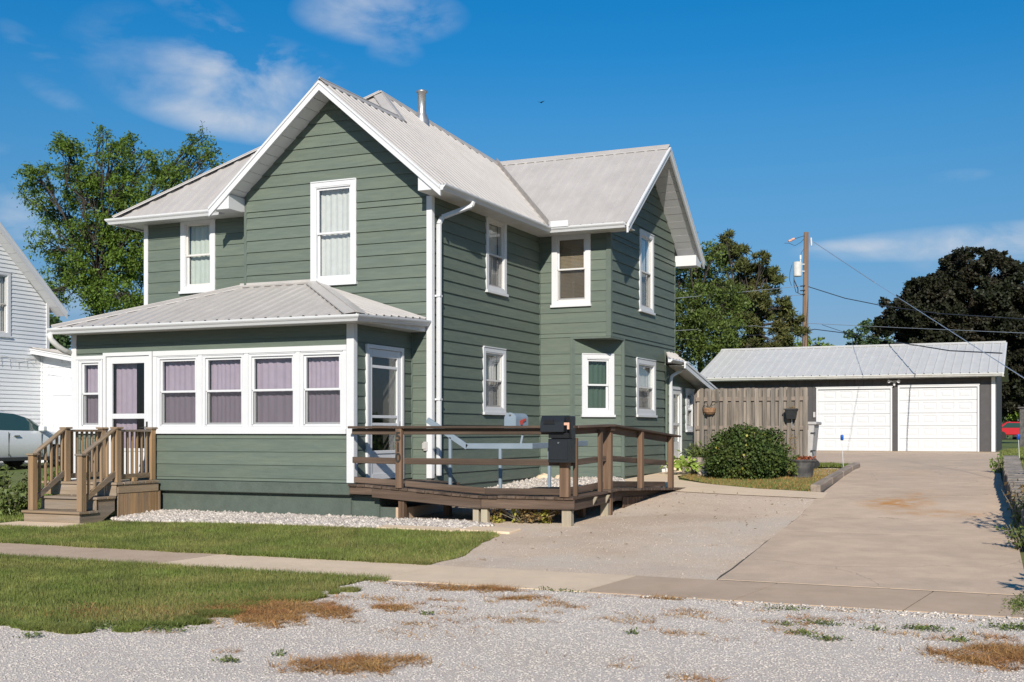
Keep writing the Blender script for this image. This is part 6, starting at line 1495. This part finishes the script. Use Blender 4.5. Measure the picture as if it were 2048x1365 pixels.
def tree(name, label, trunk, base_px, D, blobs, m, seed, leaf='fronds', s=.13, dens=1.0, trunk_r=.28, depth=1.0, z0=None, group=None, inner=.35, sub=7, spread=1.9):
    rng = np.random.default_rng(seed); base = at(base_px, 862, D); base[2] = g(base[1])-.1
    t = thing(name, label, 'tree', tuple(base), group); mb = MB()
    cz = np.mean([at(b[0], b[1], D)[2] for b in blobs]); fork = np.array([base[0], base[1], base[2]+(cz-base[2])*.45]) if trunk is None else at(trunk[0], trunk[1], D)
    limb(mb, base, fork, trunk_r, trunk_r*.7, rng, 5, .02); parts = []
    for (px, py, rx_, ry_, *q) in blobs:
        dd = (q[0] if q else rng.uniform(-1, 1)*depth); den = q[1] if len(q) > 1 else 1.0
        c = at(px, py, D+dd); k = (D+dd)/2370; R = np.array([rx_*k, rx_*k*.9, ry_*k])
        pts = limb(mb, fork, c, trunk_r*.26, .02, rng, 6, .07)
        n0 = max(5, int(sub*den*(R[0]*R[2])**.5*1.6))
        u = rng.normal(size=(n0, 3)); u /= np.linalg.norm(u, axis=1)[:, None]; u *= (inner+(1-inner)*rng.random(n0)**.6)[:, None]
        tips = c+u*R
        for tp in tips: mb.tube([pts[int(3+3*rng.random())], tuple((np.array(pts[-1])+tp)/2+rng.normal(size=3)*.1), tuple(tp)], [.018, .012, .005], 4, caps=False)
        for tp in tips:
            rr_ = .42*(R[0]*R[2])**.5/(n0**.33)*spread
            nn_ = int(58*dens*(rr_/.6)**2*(.13/s)**1.4) if leaf == 'fronds' else int((260 if leaf == 'leaf' else 120)*dens*(rr_/.6)**2*(.13/s)**1.6)
            nn_ = max(nn_, 5); w = rng.normal(size=(nn_, 3)); w /= np.linalg.norm(w, axis=1)[:, None]; w *= (rng.random(nn_)**.45)[:, None]
            C = tp+w*np.array([rr_, rr_, rr_*.72])
            if leaf == 'fronds': v, f = fronds(C, nn_, s*3.0, s, rng)
            elif leaf == 'needles':
                P = np.repeat(C, 5, 0); nr = rng.normal(size=(len(P), 3)); nr[:, 2] += .7; v, f = quads_at(P, s*2.0, rng, .2, -.6, 4.5)
            else: v, f = quads_at(C, s, rng, .5, .3, 1.35, w, .8)
            parts.append((v, f, 0))
    mb.build('trunk', 'bark', t, smooth=True); V, F, M = merge(parts); np_mesh('crown', V, F, [m], t)
    return t, len(F)
tree('locust_tree', 'tall green locust tree with open feathery crown behind the green house', (195, 560), 200, 46,
     [(75, 345, 45, 42), (135, 305, 42, 38), (160, 370, 55, 50), (235, 300, 38, 36), (205, 270, 22, 20), (265, 285, 30, 26), (285, 330, 45, 40), (250, 370, 55, 48), (215, 430, 65, 55), (340, 340, 42, 42), (385, 300, 34, 34), (405, 275, 22, 18), (425, 315, 24, 30), (375, 360, 50, 40),
      (120, 420, 45, 48), (95, 480, 40, 40), (150, 490, 50, 50), (320, 400, 70, 45), (200, 510, 50, 40, 0, .8), (110, 545, 38, 38), (150, 580, 40, 25), (250, 480, 60, 55), (280, 560, 60, 50), (240, 600, 50, 40), (215, 620, 45, 25), (300, 480, 60, 60), (195, 585, 60, 45, -1), (160, 540, 45, 40, -1), (240, 540, 50, 45, -1), (100, 590, 30, 25), (180, 450, 50, 45, -1), (60, 395, 22, 18), (130, 290, 16, 16), (190, 345, 50, 40), (300, 620, 60, 35)],
     'leaf_locust', 5, 'fronds', .125, 2.5, .18, 2.4, sub=13, spread=1.32)
tree('broadleaf_tree', 'green broadleaf tree rising just right of the wing gable', (1400, 680), 1395, 52,
     [(1360, 560, 30, 30), (1390, 530, 32, 32), (1425, 500, 26, 26), (1375, 480, 12, 10), (1380, 600, 40, 36), (1430, 560, 36, 36), (1460, 600, 36, 36), (1400, 650, 46, 36), (1450, 670, 40, 36), (1370, 690, 34, 40), (1420, 710, 40, 30), (1350, 640, 26, 30), (1365, 455, 9, 8), (1340, 600, 30, 40), (1400, 600, 36, 34, -1), (1420, 640, 36, 30, -1), (1385, 670, 36, 34, -1.5), (1430, 690, 36, 26, -1.5), (1350, 700, 30, 30, -1)], 'leaf_deciduous', 6, 'fronds', .14, 2.6, .14, 1.8, sub=12, spread=1.6)
tree('pine_tree', 'dark dense pine with clumped needles left of the utility pole', (1500, 660), 1490, 60,
     [(1452, 470, 13, 16), (1458, 500, 26, 18), (1440, 520, 26, 16), (1480, 510, 22, 16), (1478, 535, 40, 18), (1525, 520, 16, 15), (1535, 545, 24, 14), (1500, 562, 44, 18), (1552, 572, 28, 14), (1470, 585, 50, 20), (1530, 600, 44, 18), (1570, 605, 20, 13), (1490, 625, 50, 20), (1555, 630, 40, 16), (1590, 640, 20, 14), (1510, 652, 54, 20), (1575, 665, 34, 14), (1480, 685, 60, 20), (1550, 690, 50, 18), (1600, 660, 16, 12), (1450, 640, 40, 30), (1440, 580, 30, 25)],
     'leaf_pine', 7, 'needles', .12, 1.6, .24, 1.5, sub=10)
tree('maple_tree', 'big dark purple leaved maple with rounded crown behind the garage', (1890, 720), 1890, 66,
     [(1935, 525, 50, 28), (1990, 545, 55, 36), (1910, 565, 52, 42), (1845, 590, 44, 40), (1875, 560, 25, 20), (1800, 625, 46, 38), (1960, 600, 70, 50), (2040, 570, 50, 50), (1870, 640, 60, 45), (1790, 665, 40, 30), (1930, 670, 70, 45), (2020, 650, 70, 60), (1840, 690, 60, 35), (1770, 650, 22, 22), (2090, 620, 60, 70), (2000, 720, 70, 45), (2060, 730, 60, 60), (1960, 740, 70, 40), (2020, 790, 50, 40), (2080, 800, 60, 50), (2000, 800, 25, 40), (1930, 600, 60, 50, -1.5), (1880, 610, 50, 40, -1.5), (1840, 640, 50, 40, -1.5), (1990, 640, 60, 50, -1.5), (1920, 700, 60, 40, -2), (1860, 690, 50, 30, -2), (2020, 600, 50, 40, -1.5), (1945, 505, 22, 12), (1985, 515, 25, 14), (2035, 540, 25, 20)],
     'leaf_maple', 8, 'leaf', .17, 3.4, .30, 2.5, sub=15)
tree('distant_tree', 'small green tree seen low between the utility pole and the purple maple', None, 1725, 85, [(1710, 668, 20, 16), (1740, 660, 26, 18), (1725, 685, 34, 18), (1765, 680, 26, 24)], 'leaf_far', 9, 'leaf', .22, 1.6, .2, 1.5, sub=8)
tree('distant_tree', 'rounded light green tree top peeking above the garage ridge by the pole', None, 1635, 70, [(1630, 690, 24, 14), (1655, 696, 16, 10), (1600, 695, 20, 14)], 'leaf_bright', 10, 'leaf', .2, 1.6, .2, 1, sub=8)
tree('distant_tree', 'dark tree low on the horizon between the two houses', None, 110, 75, [(105, 655, 26, 20), (95, 690, 40, 30), (130, 680, 30, 30)], 'leaf_far', 12, 'leaf', .22, 1.5, .2, 1, sub=8)
tree('distant_tree', 'green tree behind the grass strip at the right picture edge', None, 2030, 95, [(2030, 800, 40, 30), (2010, 830, 26, 24), (2060, 790, 40, 50)], 'leaf_bright', 13, 'leaf', .26, 1.6, .25, 1, sub=8)
# hedge masses at the back
hg = thing('far_hedge', 'dark tree line closing the view behind the garage and the houses', 'hedge', (-10, 110, .7)); rng = np.random.default_rng(14); parts = []
for i in range(150):
    px = -150+2500*rng.random(); D = 105+12*rng.random(); c = at(px, 862, D); c[2] = .8+3.6*rng.random()*(.6+.4*math.sin(px*.01)); parts.append(leaves(230, c, (2.6, 2.4, 1.9), .34, rng, .3, .5)+(0,))
V, F, M = merge(parts); o_ = np_mesh('foliage', V, F, ['leaf_far'], hg); hg['kind'] = 'stuff'; o_['kind'] = 'stuff'
# red car and grey cabinet far away at the right edge
rc = thing('distant_car', 'small red car parked far back beyond the grass strip', 'car', tuple(at(2027, 862, 75)*[1, 1, 0]+[0, 0, .7]))
c = at(2042, 862, 92); zc = g(c[1]); mb = MB(); prf = [(-2.1, .35), (2.1, .35), (2.15, .75), (1.3, .88), (.7, 1.35), (-1.0, 1.38), (-1.7, .95), (-2.15, .9)]; mb.prism([(c[0]+a, c[1]-.8, zc+b) for a, b in prf], (0, 1.6, 0)); mb.build('body', 'red_car', rc, bevel=.06)
mb = MB(); mb.prism([(c[0]+a, c[1]-.82, zc+b) for a, b in [(-1.4, .92), (1.0, .92), (.6, 1.27), (-.95, 1.30)]], (0, .015, 0)); mb.build('window', 'car_glass', rc)
for a in (-1.35, 1.35): mb = MB(); mb.tube([(c[0]+a, c[1]-.83, zc+.32), (c[0]+a, c[1]-.6, zc+.32)], .32, 16); mb.build('wheel', 'rubber', rc)
cb = thing('utility_cabinet', 'slim grey post cabinet at the right edge in front of the red car', 'cabinet', tuple(at(2043, 862, 52)*[1, 1, 0]+[0, 0, .7])); c = at(2044, 862, 52); mb = MB(); mb.box(c[0]-.10, c[1]-.10, g(c[1]), c[0]+.10, c[1]+.10, g(c[1])+1.72); mb.build('box', 'pot_plastic', cb, bevel=.01); mb = MB(); mb.box(c[0]-.17, c[1]-.17, g(c[1])+1.72, c[0]+.17, c[1]+.17, g(c[1])+1.78); mb.build('cap', 'pot_plastic', cb)

# ------------------------------------------------------------------ utility pole and wires
up = thing('utility_pole', 'brown wooden utility pole with white transformer behind the garage', 'utility pole', (-2.2, 45.7, .6))
tp = at(1612.5, 465, 62); bp_ = at(1608, 862, 62); mb = MB(); mb.tube([(bp_[0], bp_[1], .4), tuple((tp+np.array([bp_[0], bp_[1], .4]))/2), tuple(tp)], [.17, .155, .125], 14); mb.build('pole', 'pole_wood', up, smooth=True)
q = at(1595, 540, 61.8); mb = MB(); mb.lathe((q[0], q[1], q[2]-.35), [(0, 0), (.20, .0), (.215, .04), (.235, .68), (.24, .74), (.0, .80)], 20); tf = mb.build('transformer', 'white_dirty', up, smooth=False)
q2 = at(1601, 522, 61.8); mb = MB(); mb.lathe((q2[0], q2[1], q2[2]-.05), [(.03, 0), (.03, .1), (.055, .12), (.055, .34), (.0, .36)], 10); mb.build('bushing', 'white_trim', tf)
mb = MB()
for yy in (529, 543): mb.beam(tuple(at(1601, yy, 61.8)), tuple(at(1609, yy, 61.8)), .05, .05)
mb.build('bracket', 'galvanised', up)
q = at(1569, 666, 61.6); mb = MB(); mb.hexa([tuple(at(a, b, d)) for a, b, d in ((1556, 671, 61.4), (1582, 665, 61.4), (1582, 665, 61.9), (1556, 671, 61.9), (1555, 665, 61.4), (1583, 660, 61.4), (1583, 660, 61.9), (1555, 665, 61.9))]); mb.build('street_lamp_head', 'dark_plastic', up)
mb = MB(); mb.tube([tuple(at(1580, 662, 61.6)), tuple(at(1592, 658, 61.7)), tuple(at(1606, 659, 61.9))], .035, 6); mb.build('lamp_arm', 'galvanised', up)
mb = MB(); mb.tube([tuple(at(1622, 476, 61.9)), tuple(at(1623, 492, 61.9))], .045, 8); mb.build('insulator', 'white_dirty', up)
mb = MB(); mb.tube([tuple(at(1576, 483, 61.9)), tuple(at(1590, 478, 61.9)), tuple(at(1609, 472, 61.9))], .014, 5); mb.tube([tuple(at(1569, 487, 61.9)), tuple(at(1578, 487, 61.9)), tuple(at(1590, 492, 61.9)), tuple(at(1602, 485, 61.9)), tuple(at(1608, 478, 61.9))], .012, 5)
mb.tube([tuple(at(1601, 512, 61.8)), tuple(at(1603, 505, 61.8)), tuple(at(1608, 498, 61.8))], .012, 5); mb.tube([tuple(at(1584, 530, 61.8)), tuple(at(1580, 545, 61.8)), tuple(at(1579, 560, 61.8)), tuple(at(1583, 572, 61.8))], .014, 5)
mb.tube([tuple(at(1588, 555, 61.8)), tuple(at(1588, 570, 61.8)), tuple(at(1592, 585, 61.8)), tuple(at(1604, 590, 61.8))], .02, 5); mb.tube([tuple(at(1588, 560, 61.8)), tuple(at(1596, 578, 61.8)), tuple(at(1596, 586, 61.8))], .03, 5); mb.build('lead_wire', 'wire_dark', up)
for a in ((1580, 482), (1586, 479)):
    mb = MB(); mb.tube([tuple(at(a[0]-3, a[1]+1, 61.9)), tuple(at(a[0]+3, a[1]-1, 61.9))], .06, 8); mb.build('insulator', 'copper_flag', up)
for py in (573, 582, 590): mb = MB(); mb.tube([tuple(at(1601, py, 61.8)), tuple(at(1610, py-1, 61.9))], .035, 6); mb.build('insulator', 'dark_plastic', up)
def wire(pts, r, m, label):
    P = [np.array(at(*p)) for p in pts]; mb = MB(); out = []
    for i in range(len(P)-1):
        for k in range(6):
            t = k/6; q = P[i]+(P[i+1]-P[i])*t; out.append(tuple(q))
    out.append(tuple(P[-1])); mb.tube(out, r, 5); o = mb.build('overhead_wire', m); tag(o, label, 'wire', 'overhead wires'); return o
wire([(1625, 483, 62), (1750, 566, 44)], .018, 'wire_light', 'thick pale wire dropping right from the top of the pole')
wire([(1750, 566, 44), (2100, 790, 20)], .009, 'wire_light', 'thin wire crossing in front of the maple and garage towards the lower right')
wire([(1614, 573, 62), (1690, 597, 60), (1770, 613, 58), (1880, 628, 55), (2100, 642, 50)], .022, 'wire_dark', 'sagging dark cable from mid pole to the maple')
wire([(1612, 647, 62), (1800, 656, 55), (2100, 669, 46)], .012, 'wire_light', 'thin level wire running right in front of the maple')
wire([(1614, 664, 62), (1629, 659, 60), (1700, 668, 55), (1800, 686, 45), (1900, 702, 38), (2004, 707, 33)], .020, 'wire_dark', 'dark service cable from low on the pole to the garage roof')
wire([(1644, 650, 60), (1700, 669, 56)], .012, 'wire_dark', 'short thin wire above the service cable')
wire([(1600, 573, 62), (1480, 585, 55), (1352, 597, 48)], .014, 'wire_light', 'pale wire running left from the transformer across the pine')
wire([(1606, 590, 62), (1575, 593, 60)], .014, 'wire_light', 'stub of pale wire left of the pole below the transformer')
wire([(1580, 651, 61), (1560, 657, 60), (1530, 655, 58), (1510, 652, 57), (1352, 662, 48)], .014, 'wire_light', 'lower pale wire with a dip in front of the pine')
wire([(1556, 668, 61), (1350, 681, 48)], .014, 'wire_dark', 'lowest dark wire left of the pole')
# a bird high over the roof
bd_ = at(1082, 205, 60); mb = MB(); mb.add([tuple(bd_+np.array(v)) for v in ((-.22, 0, .05), (0, -.05, 0), (.22, 0, .06), (0, .12, 0), (0, -.12, -.03), (0, .02, -.05))], [(0, 1, 3), (1, 2, 3), (4, 1, 5), (4, 5, 3), (1, 4, 3)]); tag(mb.build('bird', 'black_recess'), 'tiny dark bird flying high above the wing roof', 'bird')
# rust marks on the drive
